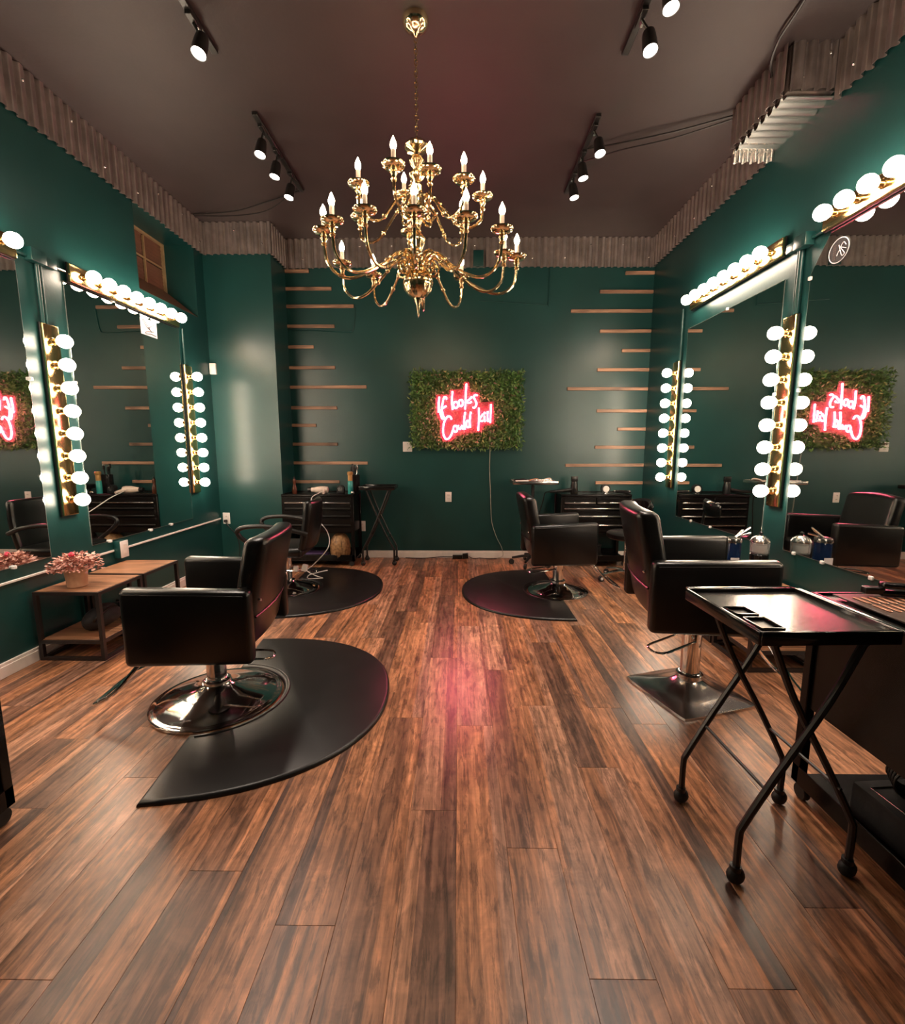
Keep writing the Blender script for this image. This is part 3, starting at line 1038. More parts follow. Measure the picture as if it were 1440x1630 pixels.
# ================================================================== GREENERY AND NEON SIGN
gp = thing('greenery_panel', 'rectangular panel of artificial green leaves on the back wall', 'greenery', (0.083, YB, 1.27))
GW, GH = 1.25, 0.85
MB().box(-GW / 2 + 0.02, GW / 2 - 0.02, -0.03, -0.001, 0.02, GH - 0.02).build('backing', 'leaf_green', gp)
lv = MB()
rnd = random.Random(3)
for i in range(6800):
    x = rnd.uniform(-GW / 2, GW / 2)
    z = rnd.uniform(0, GH)
    d = rnd.uniform(0.03, 0.088)
    L = rnd.uniform(0.028, 0.058)
    wd = L * rnd.uniform(0.28, 0.45)
    a = rnd.uniform(0, 2 * PI)
    # leaves lean outward and sag
    dr = Vector((math.cos(a), -rnd.uniform(0.1, 1.1), math.sin(a) - 0.25)).normalized()
    sd = dr.cross(Vector((rnd.uniform(-1, 1), -1, rnd.uniform(-1, 1)))).normalized()
    nn = dr.cross(sd)
    p = Vector((x, -d, z))
    lv.add([p, p + dr * L * 0.45 + sd * wd * 0.5 + nn * 0.003, p + dr * L, p + dr * L * 0.45 - sd * wd * 0.5 + nn * 0.003], [(0, 1, 2), (0, 2, 3)])
fo = lv.build('foliage', 'leaf_green', gp, flat=True)
fo['kind'] = 'stuff'

sg = thing('neon_sign', 'pink neon sign reading If looks Could kill on the greenery', 'neon sign', (0.083, 5.180, 1.36))


def NP(u, v):           # sign drawing units to metres in the sign's own plane
    px, py = u / 6.857 + 640, v / 6.857 + 570
    return ((px - 743) * 0.00694, 0.0, 1.979 - (py - 610) * 0.00678 - 1.36)


def ell(cu, cv, ru, rv, n=14):
    return [(cu + ru * math.cos(2 * PI * i / n), cv + rv * math.sin(2 * PI * i / n)) for i in range(n + 1)]


strokes = [
    ('letter', [(412, 428), (406, 510), (404, 590)]),
    ('letter', [(492, 452), (484, 428), (466, 430), (452, 475), (441, 545), (448, 610), (464, 652), (447, 662), (430, 630), (426, 580), (446, 552), (488, 524)]),
    ('letter', [(555, 368), (548, 470), (556, 562)]),
    ('letter', ell(590, 512, 25, 34)),
    ('letter', ell(645, 492, 23, 34)),
    ('letter', [(704, 288), (696, 420), (692, 560)]),
    ('letter', [(762, 425), (735, 455), (706, 478), (735, 492), (760, 478)]),
    ('letter', [(824, 412), (800, 405), (782, 430), (800, 462), (812, 500), (798, 540), (772, 540)]),
    ('letter', [(545, 668), (530, 640), (500, 640), (470, 685), (455, 760), (458, 838), (484, 884), (520, 872), (545, 828), (556, 792)]),
    ('letter', ell(586, 772, 22, 34)),
    ('letter', [(618, 735), (622, 765), (642, 772), (657, 735), (660, 765), (676, 772)]),
    ('letter', [(692, 592), (680, 690), (690, 778)]),
    ('letter', ell(722, 718, 19, 36)),
    ('letter', [(752, 590), (742, 680), (746, 756)]),
    ('letter', [(838, 545), (840, 660), (834, 790)]),
    ('letter', [(884, 610), (862, 645), (846, 670), (868, 690), (886, 680)]),
    ('letter', [(900, 632), (900, 664), (908, 692)]),
    ('letter', [(934, 580), (932, 640), (938, 694)]),
    ('letter', [(970, 508), (966, 610), (964, 704)]),
]
for nm, st in strokes:
    pts = smooth_path([NP(*q) for q in st], 4)
    MB().tube(pts, 0.0070, 8).build('letter_tube', 'neon_pink', sg)
MB().ball(NP(902, 600), 0.011, 8, 6).build('letter_dot', 'neon_pink', sg)
out = [(372, 400), (520, 400), (525, 345), (590, 345), (670, 340), (675, 262), (735, 262), (745, 370), (850, 380), (845, 480), (930, 480), (1000, 470), (1008, 720),
       (905, 740), (870, 812), (800, 812), (600, 850), (540, 915), (450, 915), (420, 840), (420, 690), (372, 610)]
bp_ = [(NP(u, v)[0], NP(u, v)[2]) for u, v in out]
MB().prism(bp_, -0.016, -0.012).xf(Matrix(((1, 0, 0, 0), (0, 0, -1, 0), (0, 1, 0, 0), (0, 0, 0, 1)))).build('backing_panel', 'pink_glow_acrylic', sg, flat=True)
for q in [(410, 440), (960, 690), (470, 860), (705, 300)]:
    p = NP(*q)
    MB().cyl((p[0], 0.014, p[2]), (p[0], 0.09, p[2]), 0.006, n=8).build('stand_off', 'steel', sg)
cable('sign_cord', 'thin clear cord hanging from the neon sign to the floor',
      [(0.345, 5.24, 1.40), (0.352, 5.30, 1.22), (0.350, 5.318, 1.05), (0.362, 5.318, 0.8), (0.37, 5.318, 0.6), (0.385, 5.318, 0.42), (0.44, 5.316, 0.25), (0.50, 5.314, 0.13), (0.515, 5.31, 0.03), (0.44, 5.29, 0.006)],
      0.0032, 'clear_cord')
ad = thing('power_adapter', 'black power adapter lying by the back baseboard', 'adapter', (0.03, 5.285, 0))
MB().box(-0.10, 0.015, -0.02, 0.02, 0.0, 0.045, bev=0.004).build('brick', 'black_plastic', ad)
MB().box(0.02, 0.085, -0.022, 0.022, 0.0, 0.058, bev=0.004).xf(Matrix.Rotation(R(-6), 4, 'Y')).build('plug', 'black_plastic', ad)
cable('adapter_cord', 'black cord along the back baseboard left of the adapter', [(-0.62, 5.30, 0.006), (-0.4, 5.29, 0.006), (-0.2, 5.295, 0.02), (-0.072, 5.285, 0.025)], 0.005, 'black_cord')
cable('adapter_cord', 'black cord along the back baseboard right of the adapter', [(0.44, 5.28, 0.006), (0.35, 5.26, 0.006), (0.25, 5.28, 0.012), (0.18, 5.27, 0.006), (0.118, 5.285, 0.025)], 0.005, 'black_cord')

# wall plates


def plate(name, label, cat, loc, rz, w_, h_, kind):
    t_ = thing(name, label, cat, loc, rz)          # local -y faces the room
    MB().box(-w_ / 2, w_ / 2, -0.007, 0, -h_ / 2, h_ / 2, bev=0.0025).build('cover', 'white_plastic', t_)
    if kind == 'outlet':
        for dz in (-0.021, 0.021):
            q = MB().box(-0.016, 0.016, -0.0095, -0.007, dz - 0.014, dz + 0.014, bev=0.0015, seg=1).build('receptacle', 'white_trim', t_)
            MB().box(-0.008, -0.005, -0.0105, -0.0094, dz - 0.006, dz + 0.007).box(0.005, 0.008, -0.0105, -0.0094, dz - 0.006, dz + 0.007).build('slot', 'ink', q)
    elif kind == 'screws':
        for dz in (-h_ * 0.3, h_ * 0.3):
            MB().cyl((0, -0.0085, dz), (0, -0.006, dz), 0.004, n=8).build('screw', 'steel', t_)
    return t_


plate('wall_plate', 'blank white square plate at lower left of the greenery', 'wall plate', (-0.584, YB, 1.292), 0, 0.105, 0.112, 'screws')
plate('wall_outlet', 'white outlet on the back wall below the neon sign', 'outlet', (-0.119, YB, 0.718), 0, 0.072, 0.116, 'outlet')
plate('wall_outlet', 'white outlet on the back wall beside the left drawer cart', 'outlet', (-1.125, YB, 0.375), 0, 0.076, 0.12, 'outlet')
plate('wall_outlet', 'white outlet on the column with a black plug', 'outlet', (-2.515, YCOL, 0.525), 0, 0.076, 0.122, 'outlet')
pl = thing('power_plug', 'black plug and cord in the column outlet', 'plug', (-2.515, YCOL - 0.0105, 0.50))
MB().box(-0.014, 0.014, -0.03, 0, -0.016, 0.014, bev=0.003).build('plug_body', 'black_plastic', pl)
MB().tube(smooth_path([(0, -0.03, 0), (0.05, -0.05, -0.06), (0.12, -0.04, -0.16), (0.14, -0.03, -0.30), (0.13, -0.03, -0.45), (0.2, -0.05, -0.492)], 6), 0.005, 6).build('cord', 'black_cord', pl)
wb = thing('wall_sensor', 'small white box on the column edge by the light bar', 'sensor', (-2.545, YCOL, 2.09))
MB().box(-0.03, 0.035, -0.028, 0, -0.055, 0.055, bev=0.004).build('housing', 'white_plastic', wb)
MB().box(-0.016, 0.02, -0.030, -0.028, 0.02, 0.035).build('grille', 'white_trim', wb)
ob = thing('outlet_box', 'teal outlet box with white cover above the side tables', 'outlet', (XL, 3.41, 0.53))
MB().box(0, 0.05, -0.042, 0.042, -0.065, 0.065, bev=0.003).build('box', 'teal_paint', ob)
MB().box(0.05, 0.056, -0.04, 0.04, -0.063, 0.063, bev=0.002).build('cover', 'white_plastic', ob)
MB().box(0.056, 0.0585, -0.017, 0.017, 0.008, 0.036).box(0.056, 0.0585, -0.017, 0.017, -0.036, -0.008).build('receptacle', 'white_trim', ob)
tag(MB().box(0, 0.010, -0.79, 0.79, -0.007, 0.007, bev=0.002, seg=1).build('cord_channel', 'white_trim', None, (XL, 2.575, 0.526)),
    'thin white cord channel on left wall nearer than the outlet box', 'cord channel')
tag(MB().box(0, 0.010, -0.742, 0.742, -0.007, 0.007, bev=0.002, seg=1).build('cord_channel', 'white_trim', None, (XL, 4.198, 0.522)),
    'thin white cord channel on left wall between outlet box and column', 'cord channel')

# ================================================================== FLOOR MATS


def mat_poly(Ry, Rx, rc, off=0.0):
    pts = []
    n_ = 44
    for i in range(n_ + 1):
        a = -PI / 2 + PI * i / n_
        cx_, sy_ = math.cos(a), math.sin(a)
        e_ = 0.88
        pts.append((Rx * abs(cx_) ** e_, Ry * math.copysign(abs(sy_) ** e_, sy_)))
    m_ = 20
    for i in range(m_ + 1):
        a = PI / 2 - PI * i / m_
        pts.append((rc * math.cos(a), rc * math.sin(a)))
    return pts


def floor_mat(label, loc, rz, Ry=0.735, Rx=0.88, rc=0.323):
    t_ = thing('floor_mat', label, 'mat', loc, rz, 'half-round salon mats')
    MB().prism(mat_poly(Ry, Rx, rc), 0.0004, 0.019, bev=0.017, seg=4).build('pad', 'rubber_mat', t_, angle=60)
    ring = [((rc + 0.028) * math.cos(a), (rc + 0.028) * math.sin(a), 0.0175) for a in [-PI / 2 + 0.1 + (PI - 0.2) * i / 24 for i in range(25)]]
    MB().tube(ring, 0.006, 8).build('raised_rim', 'rubber_mat', t_)
    return t_


floor_mat('half-round black mat under the near left styling chair', (-1.245, 2.235, 0), R(6))
floor_mat('half-round black mat under the chair in front of the right drawer cart', (0.89, 4.055, 0), R(180), 0.715, 0.86, 0.276)
floor_mat('half-round black mat under the loop-arm chair', (-1.55, 4.09, 0), R(4), 0.735, 0.85, 0.273)

# ================================================================== CHAIRS


def round_base(r_):
    return MB().lathe([(0.001, 0.0005), (r_ - 0.012, 0.0005), (r_, 0.004), (r_, 0.014), (r_ - 0.012, 0.019), (r_ - 0.022, 0.018), (r_ - 0.035, 0.024),
                       (r_ * 0.75, 0.040), (r_ * 0.5, 0.058), (r_ * 0.32, 0.074), (r_ * 0.24, 0.090), (r_ * 0.22, 0.098), (0.02, 0.098)], 56)


def square_base(h_):
    mb = MB()
    vs_ = []
    prof_ = [(1.0, 0.0005), (1.0, 0.012), (0.97, 0.017), (0.7, 0.032), (0.4, 0.055), (0.24, 0.085), (0.22, 0.095)]
    n_ = 48
    for k_, (q, z_) in enumerate(prof_):
        mix = (k_ / (len(prof_) - 1)) ** 1.6
        for i in range(n_):
            a = 2 * PI * i / n_
            c_, s_ = math.cos(a), math.sin(a)
            sq = min(1 / max(abs(c_), abs(s_)), 1.385)
            rr = h_ * q * (sq * (1 - mix) + mix)
            vs_.append((rr * c_, rr * s_, z_))
    fs = [(k_ * n_ + i, k_ * n_ + (i + 1) % n_, (k_ + 1) * n_ + (i + 1) % n_, (k_ + 1) * n_ + i) for k_ in range(len(prof_) - 1) for i in range(n_)]
    fs += [tuple(range(n_ - 1, -1, -1)), tuple(range((len(prof_) - 1) * n_, len(prof_) * n_))]
    return mb.add(vs_, fs)


def styling_chair(label, loc, rot, basekind='round', up=0.0, base_rot=0.0, br=0.31, crown=0.0, pedal=1):
    """local +x is where the sitter looks."""
    t_ = thing('styling_chair', label, 'chair', loc, rot)
    if basekind == 'round':
        round_base(br).build('base', 'chrome', t_)
    else:
        square_base(0.226).build('base', 'dull_chrome', t_, (0, 0, 0), (0, 0, base_rot))
    po = MB().cyl((0, 0, 0.09), (0, 0, 0.33 + up), 0.047, n=24).build('column', 'chrome', t_)
    MB().lathe([(0.05, 0.09), (0.066, 0.092), (0.066, 0.112), (0.055, 0.12), (0.05, 0.12)], 24).build('collar', 'chrome', po)
    MB().cyl((0, 0, 0.30 + up), (0, 0, 0.335 + up), 0.085, n=24).build('swivel_plate', 'black_metal', t_)
    # seat
    MB().box(-0.22, 0.275, -0.252, 0.252, 0.335 + up, 0.475 + up, bev=0.035, seg=3).build('seat', 'black_leather', t_)
    # arms: boxy padded side panels, tops rising a little to the front
    for s_ in (-1, 1):
        def arm_fn(p):
            z_ = p.z + (0.045 * (p.x - 0.0) if p.z > 0.55 + up else 0.02 * p.x)
            return (p.x, p.y, z_)
        ar = MB().box(-0.295, 0.245, s_ * 0.255 if s_ > 0 else -0.33, 0.33 if s_ > 0 else -0.255, 0.335 + up, 0.682 + up, bev=0.024, seg=3, fn=arm_fn).build('armrest', 'black_leather', t_)
        sm = MB()
        for zz in (0.661, ):
            sm.tube([(x_, s_ * 0.330, zz + up + 0.045 * x_) for x_ in (-0.27, -0.1, 0.1, 0.222)], 0.0028, 6)
        sm.build('piping', 'black_leather', ar)

    # back: leans away, slightly dished
    def back_fn(p):
        h = p.z - (0.36 + up)
        x_ = p.x - 0.205 * h + 0.35 * (p.y ** 2)
        z_ = p.z + (crown * (1 - (p.y / 0.25) ** 2) * max(0, h - 0.3) if crown else 0)
        return (x_, p.y, z_)
    bm = bmesh.new()
    bmesh.ops.create_cube(bm, size=1)
    for p in bm.verts:
        p.co = Vector((-0.222 + p.co.x * 0.105, p.co.y * 0.508, 0.625 + up + p.co.z * 0.53))
    bmesh.ops.subdivide_edges(bm, edges=[e_ for e_ in bm.edges if abs(e_.verts[0].co.y - e_.verts[1].co.y) > 0.1], cuts=5)
    sharp = [e_ for e_ in bm.edges if len(e_.link_faces) == 2 and e_.link_faces[0].normal.angle(e_.link_faces[1].normal, 0) > 0.5]
    bm.normal_update()
    sharp = [e_ for e_ in bm.edges if len(e_.link_faces) == 2 and e_.link_faces[0].normal.angle(e_.link_faces[1].normal) > 0.5]
    bmesh.ops.bevel(bm, geom=sharp, offset=0.034, segments=3, profile=0.5, affect='EDGES')
    bk = MB().bm(bm, back_fn).build('backrest', 'black_leather', t_)
    pp = MB()
    zz = 0.52 + up
    pp.tube([back_fn(Vector((-0.277, y_, zz))) for y_ in (-0.235, -0.12, 0, 0.12, 0.235)], 0.005, 6)
    pp.build('rear_seam', 'black_leather', bk)
    pp = MB()
    for s_ in (-1, 1):
        q = back_fn(Vector((-0.278, s_ * 0.225, 0.60 + up)))
        pp.ball(q, 0.008, 8, 6)
    pp.build('rear_bolt', 'chrome', bk)
    # footrest: sloping loop ending in a cross bar
    z0_ = 0.32 + up
    ft = MB()
    ft.tube(smooth_path([(0.17, -0.13, z0_), (0.26, -0.135, z0_ - 0.02), (0.40, -0.16, z0_ * 0.45), (0.485, -0.165, 0.095), (0.50, -0.14, 0.085), (0.505, 0.0, 0.083),
                         (0.50, 0.14, 0.085), (0.485, 0.165, 0.095), (0.40, 0.16, z0_ * 0.45), (0.26, 0.135, z0_ - 0.02), (0.17, 0.13, z0_)], 5), 0.010, 8)
    ftm = ft.build('footrest', 'chrome', t_)
    # pump lever
    zp = 0.215 + up * 0.7
    lv_ = MB().tube(smooth_path([(-0.045, -0.055, zp + 0.02), (-0.16, -0.055, zp + 0.01), (-0.26, -0.05, zp), (-0.285, 0.0, zp - 0.004), (-0.26, 0.05, zp), (-0.16, 0.055, zp + 0.01), (-0.045, 0.055, zp + 0.02)], 5), 0.0062, 8)
    lv_.xf(Matrix.Rotation(pedal, 4, 'Z')).build('pump_lever', 'chrome', t_)
    return t_


styling_chair('black styling chair on round chrome base, nearest on the left', (-1.245, 2.24, 0), R(186), 'round', 0.0, br=0.312, pedal=R(8))
styling_chair('black styling chair on square chrome base, behind the tray table', (1.225, 2.34, 0), R(-9), 'square', 0.108, base_rot=R(26), pedal=R(35))
styling_chair('black styling chair on round chrome base, before the right drawer cart', (0.89, 4.055, 0), R(1), 'round', -0.012, br=0.265, crown=0.1, pedal=R(10))

# loop-arm chair at the back left
lc = thing('loop_arm_chair', 'black chair with loop arms on chrome base, before left drawer cart', 'chair', (-1.55, 4.09, 0), R(183))
round_base(0.262).build('base', 'chrome', lc)
MB().cyl((0, 0, 0.09), (0, 0, 0.36), 0.036, n=20).build('column', 'chrome', lc)
MB().box(-0.20, 0.25, -0.24, 0.24, 0.345, 0.435, bev=0.035, seg=3).build('seat', 'black_leather', lc)


def lback(p):
    h = p.z - 0.4
    return (p.x - 0.16 * h + 0.8 * p.y ** 2 + 0.35 * (h - 0.2) ** 2, p.y * (1 - 0.35 * max(0, h - 0.2)), p.z)


bm = bmesh.new()
bmesh.ops.create_cube(bm, size=1)
for p in bm.verts:
    p.co = Vector((-0.235 + p.co.x * 0.07, p.co.y * 0.46, 0.615 + p.co.z * 0.44))
bmesh.ops.subdivide_edges(bm, edges=[e_ for e_ in bm.edges if abs(e_.verts[0].co.x - e_.verts[1].co.x) < 0.01], cuts=4, use_grid_fill=True)
bm.normal_update()
bmesh.ops.bevel(bm, geom=[e_ for e_ in bm.edges if len(e_.link_faces) == 2 and e_.link_faces[0].normal.angle(e_.link_faces[1].normal) > 0.5],
                offset=0.03, segments=3, profile=0.5, affect='EDGES')
MB().bm(bm, lback).build('backrest', 'black_leather', lc)
for s_ in (-1, 1):
    MB().tube(smooth_path([(-0.25, s_ * 0.235, 0.555), (-0.10, s_ * 0.275, 0.605), (0.08, s_ * 0.285, 0.635), (0.24, s_ * 0.285, 0.63), (0.31, s_ * 0.28, 0.60), (0.30, s_ * 0.27, 0.55),
                           (0.20, s_ * 0.255, 0.46), (0.12, s_ * 0.22, 0.39)], 6), 0.019, 10).build('arm_loop', 'black_plastic', lc)
MB().tube(smooth_path([(0.03, 0.04, 0.19), (-0.14, 0.045, 0.185), (-0.25, 0.04, 0.18), (-0.27, 0, 0.178), (-0.25, -0.04, 0.18), (-0.14, -0.045, 0.185), (0.03, -0.04, 0.19)], 5), 0.006, 8).build('pump_lever', 'chrome', lc)
MB().tube(smooth_path([(0.15, -0.12, 0.35), (0.35, -0.15, 0.16), (0.42, -0.13, 0.09), (0.43, 0, 0.085), (0.42, 0.13, 0.09), (0.35, 0.15, 0.16), (0.15, 0.12, 0.35)], 5), 0.010, 8).build('footrest', 'chrome', lc)

# charger and cable hung on its lever
cg = thing('phone_charger', 'white phone charger hung on the lever of the loop-arm chair', 'charger', (-1.36, 3.99, 0.20))
MB().box(-0.10, -0.06, -0.015, 0.015, 0.0, 0.05, bev=0.005).build('plug_block', 'white_plastic', cg)
MB().box(-0.035, 0.01, -0.02, 0.02, 0.0, 0.06, bev=0.006).xf(Matrix.Rotation(R(18), 4, 'Y')).build('plug_block', 'white_plastic', cg)
MB().tube(smooth_path([(0.0, 0, 0.02), (0.05, -0.03, -0.005), (0.12, -0.05, -0.03), (0.16, -0.02, -0.055), (0.10, 0.02, -0.07), (0.03, -0.02, -0.06), (0.05, -0.05, -0.02), (0.13, -0.03, 0.0), (0.2, 0.0, 0.01)], 6), 0.004, 6).build('cable', 'white_cord', cg)
cable('dryer_cord', 'white cord draped from the white dryer over the loop-arm chair',
      [(-1.47, 5.05, 0.815), (-1.50, 4.95, 0.80), (-1.52, 4.75, 0.76), (-1.42, 4.52, 0.62), (-1.24, 4.30, 0.50), (-1.20, 4.18, 0.38), (-1.30, 4.08, 0.25), (-1.36, 4.02, 0.205)], 0.0045, 'white_cord')

# ================================================================== DRAWER CARTS
caster_me = MB().lathe([(0.008, -0.012), (0.027, -0.012), (0.030, -0.008), (0.030, 0.008), (0.027, 0.012), (0.008, 0.012)], 16).xf(Matrix.Rotation(PI / 2, 4, 'X')).mesh('caster', 'rubber')


def drawer_cart(label, loc, rz, w_=0.76, d_=0.38, h_=0.79, bright=(1, 1, 1, 1, 1), split=False, group=None):
    """front faces local -y, origin at the middle of the front edge on the floor."""
    t_ = thing('drawer_cart', label, 'tool cart', loc, rz, group)
    hw = w_ / 2
    MB().box(-hw + 0.012, hw - 0.012, 0.012, d_ - 0.012, h_ - 0.425, h_ - 0.028).build('body', 'cart_paint', t_)
    tp = MB().box(-hw, hw, -0.008, d_ + 0.004, h_ - 0.028, h_ - 0.008, bev=0.004).build('top', 'cart_paint', t_)
    lip = MB()
    for q in ((-hw, hw, -0.008, 0.006), (-hw, hw, d_ - 0.010, d_ + 0.004)):
        lip.box(*q, h_ - 0.012, h_, bev=0.002, seg=1)
    for q in ((-hw, -hw + 0.014, 0, d_), (hw - 0.014, hw, 0, d_)):
        lip.box(*q, h_ - 0.012, h_, bev=0.002, seg=1)
    lip.build('rim', 'cart_paint', tp)
    z_ = h_ - 0.034
    k_ = 0
    for hh in (0.078, 0.062, 0.082, 0.098, 0.062):
        spans = [(-hw + 0.03, -0.004), (0.004, hw - 0.03)] if (split and k_ == 0) else [(-hw + 0.03, hw - 0.03)]
        for (xa, xb) in spans:
            dr_ = MB().box(xa, xb, -0.004, 0.03, z_ - hh + 0.006, z_ - 0.002, bev=0.003, seg=1).build('drawer', 'cart_paint', t_)
            if k_ < 4:
                MB().box(xa + 0.006, xb - 0.006, -0.020, -0.004, z_ - hh + 0.012, z_ - hh + 0.026, bev=0.003, seg=1).build('handle', 'steel' if bright[k_] else 'black_metal', dr_)
        z_ -= hh
        k_ += 1
    for sx in (-1, 1):
        for yy in (0.0, d_ - 0.035):
            MB().box(sx * hw - (0.035 if sx > 0 else 0), sx * hw + (0.035 if sx < 0 else 0), yy, yy + 0.035, 0.055, h_ - 0.028, bev=0.003, seg=1).build('post', 'cart_paint', t_)
            c_ = place('caster', caster_me, t_, (sx * (hw - 0.04), yy + 0.018, 0.0305))
    sh = MB().box(-hw + 0.005, hw - 0.005, 0.004, d_ - 0.004, 0.062, 0.075).build('lower_shelf', 'cart_paint', t_)
    for q in ((0.0, 0.006), (d_ - 0.006, d_)):
        MB().box(-hw, hw, *q, 0.055, 0.125, bev=0.002, seg=1).build('shelf_lip', 'cart_paint', sh)
    return t_


drawer_cart('black drawer cart at back left, wig on its lower shelf', (-1.515, 4.93, 0), 0, 0.775, 0.39, bright=(1, 0, 0, 0))
drawer_cart('black drawer cart at back right with bright steel handles', (1.47, 4.955, 0), 0, 0.75, 0.36, split=True)
drawer_cart('black drawer cart at the right edge beside the tray table', (1.715, 1.222, 0), R(90), 0.80, 0.455, 0.785)
drawer_cart('black drawer cart cut by the left edge of the photo', (-2.03, 1.07, 0), R(-90), 0.78, -0.0 + 0.47, 0.785)

# things on the carts


def dryer(name, label, loc, rz, mat, tilt=0.0, s=1.0):
    """body along local x, handle sloping down-back."""
    t_ = thing(name, label, 'hair dryer', loc, rz)
    M_ = Matrix.Rotation(PI / 2, 4, 'Y') @ Matrix.Identity(4)
    b_ = MB().lathe([(0.020, -0.085), (0.034, -0.08), (0.040, -0.05), (0.040, 0.0), (0.034, 0.04), (0.026, 0.075), (0.026, 0.10), (0.022, 0.10)], 20)
    b_.v = [(z * s, y * s, x * s) for x, y, z in b_.v]
    R_ = Matrix.Rotation(tilt, 4, 'Y')
    lo = min((R_ @ Vector(p)).z for p in b_.v)
    h_ = MB().tube([(-0.04 * s, 0.02 * s, 0), (-0.06 * s, 0.07 * s, -0.008 * s), (-0.07 * s, 0.14 * s, -0.02 * s)], [0.018 * s, 0.016 * s, 0.014 * s], 10)
    lo = min(lo, min((R_ @ Vector(p)).z for p in h_.v))
    for mb_, nm in ((b_, 'barrel'), (h_, 'handle')):
        mb_.xf(Matrix.Translation((0, 0, -lo + 0.001)) @ R_)
        mb_.build(nm, mat, t_)
    nz = MB().lathe([(0.027, 0.10), (0.028, 0.105), (0.024, 0.14), (0.018, 0.14)], 20)
    nz.v = [(z * s, y * s, x * s) for x, y, z in nz.v]
    nz.xf(Matrix.Translation((0, 0, -lo + 0.001)) @ R_).build('nozzle', 'black_plastic', t_)
    return t_


CT = 0.782      # cart top
dryer('hair_dryer', 'white hair dryer lying on the left drawer cart', (-1.52, 5.08, CT), R(180), 'dryer_white')
bt = thing('hair_bottle', 'dark amber bottle on the left end of the drawer cart', 'bottle', (-1.80, 5.06, CT))
MB().lathe([(0.024, 0), (0.026, 0.004), (0.026, 0.06), (0.018, 0.085), (0.013, 0.10), (0.017, 0.13), (0.018, 0.15), (0.012, 0.165)], 18).build('body', 'amber_bottle', bt)
MB().lathe([(0.008, 0.165), (0.010, 0.17), (0.006, 0.185), (0.004, 0.19)], 12).build('spout', 'black_plastic', bt)
ck = thing('timer_clock', 'small dark round timer on the left drawer cart', 'timer', (-1.30, 5.10, CT))
MB().box(-0.042, 0.042, -0.03, 0.03, 0.0, 0.05, bev=0.008).cyl((0, -0.032, 0.052), (0, 0.03, 0.052), 0.040, n=24).build('body', 'black_plastic', ck)
MB().cyl((0, -0.035, 0.052), (0, -0.032, 0.052), 0.026, n=20).build('dial', 'steel', ck)
MB().box(-0.003, 0.003, -0.038, -0.035, 0.052, 0.074).build('hand', 'ink', ck)
sp_ = thing('spray_can', 'teal spray can with gold cap on left drawer cart', 'spray can', (-1.185, 5.06, CT))
MB().lathe([(0.027, 0), (0.028, 0.003), (0.028, 0.135), (0.024, 0.142), (0.01, 0.142)], 20).build('can', 'teal_bottle', sp_)
MB().lathe([(0.025, 0.142), (0.025, 0.205), (0.031, 0.21), (0.033, 0.232), (0.025, 0.242), (0.01, 0.243)], 20).build('cap', 'gold_cap', sp_)
tr = thing('tool_holder', 'black upright holder full of combs and brushes on left drawer cart', 'holder', (-1.07 - 0.10, 5.21, CT))
MB().lathe([(0.05, 0), (0.055, 0.004), (0.058, 0.10), (0.058, 0.20), (0.052, 0.20), (0.05, 0.02), (0.01, 0.02)], 22).build('cup', 'black_gloss', tr)
for (a, h_) in ((0.3, 0.29), (1.4, 0.26), (2.4, 0.30), (3.6, 0.27), (4.8, 0.285)):
    MB().cyl((0.01 * math.cos(a), 0.01 * math.sin(a), 0.022), (0.035 * math.cos(a), 0.035 * math.sin(a), h_), 0.006, n=8).box(
        0.035 * math.cos(a) - 0.011, 0.035 * math.cos(a) + 0.011, 0.035 * math.sin(a) - 0.008, 0.035 * math.sin(a) + 0.008, h_ - 0.03, h_ + 0.02, bev=0.004).build('comb', 'black_plastic' if a > 1 else 'steel', tr)
cl = thing('hair_clip', 'small silver clip beside the spray can', 'clip', (-1.148, 4.99, CT))
MB().ball((0, 0, 0.018), 0.022, 12, 8, (1, 0.6, 0.8)).build('body', 'steel', cl)
# wig and cloth on the lower shelf
wg = thing('wig_head', 'blond wig on a head form on the cart lower shelf', 'wig', (-1.31, 5.03, 0.076))
MB().lathe([(0.055, 0.0), (0.06, 0.01), (0.055, 0.06), (0.07, 0.10), (0.078, 0.17), (0.07, 0.22), (0.04, 0.25), (0.004, 0.26)], 20).build('head_form', 'dark_cloth', wg)
hm = MB()
rnd = random.Random(5)
for i in range(620):
    a = rnd.uniform(0, 2 * PI)
    r0_ = rnd.uniform(0.005, 0.03)
    rr = rnd.uniform(0.088, 0.102)
    zb_ = rnd.uniform(0.004, 0.035)
    w1 = rnd.uniform(-0.18, 0.18)
    pts = []
    for (q, z_) in ((r0_, 0.272), (rr * 0.62, 0.255), (rr * 0.92, 0.205), (rr * 1.05, 0.14), (rr * 1.06, 0.07), (rr * 0.98, zb_)):
        aa = a + w1 * (0.272 - z_) * 4
        pts.append((q * math.cos(aa), q * math.sin(aa), z_))
    hm.tube(pts, [0.003, 0.004, 0.004, 0.004, 0.0035, 0.0012], 4)
hh_ = hm.build('hair', 'blond_hair', wg)
hh_['kind'] = 'stuff'
pc = MB().box(-0.14, 0.14, -0.09, 0.09, 0, 0.03, bev=0.01)
pc.box(-0.12, 0.10, -0.07, 0.08, 0.03, 0.05, bev=0.01)
tag(pc.build('folded_cape', 'purple_cloth', None, (-1.60, 5.08, 0.0755)), 'folded dark purple cloth on the left cart lower shelf', 'cloth')

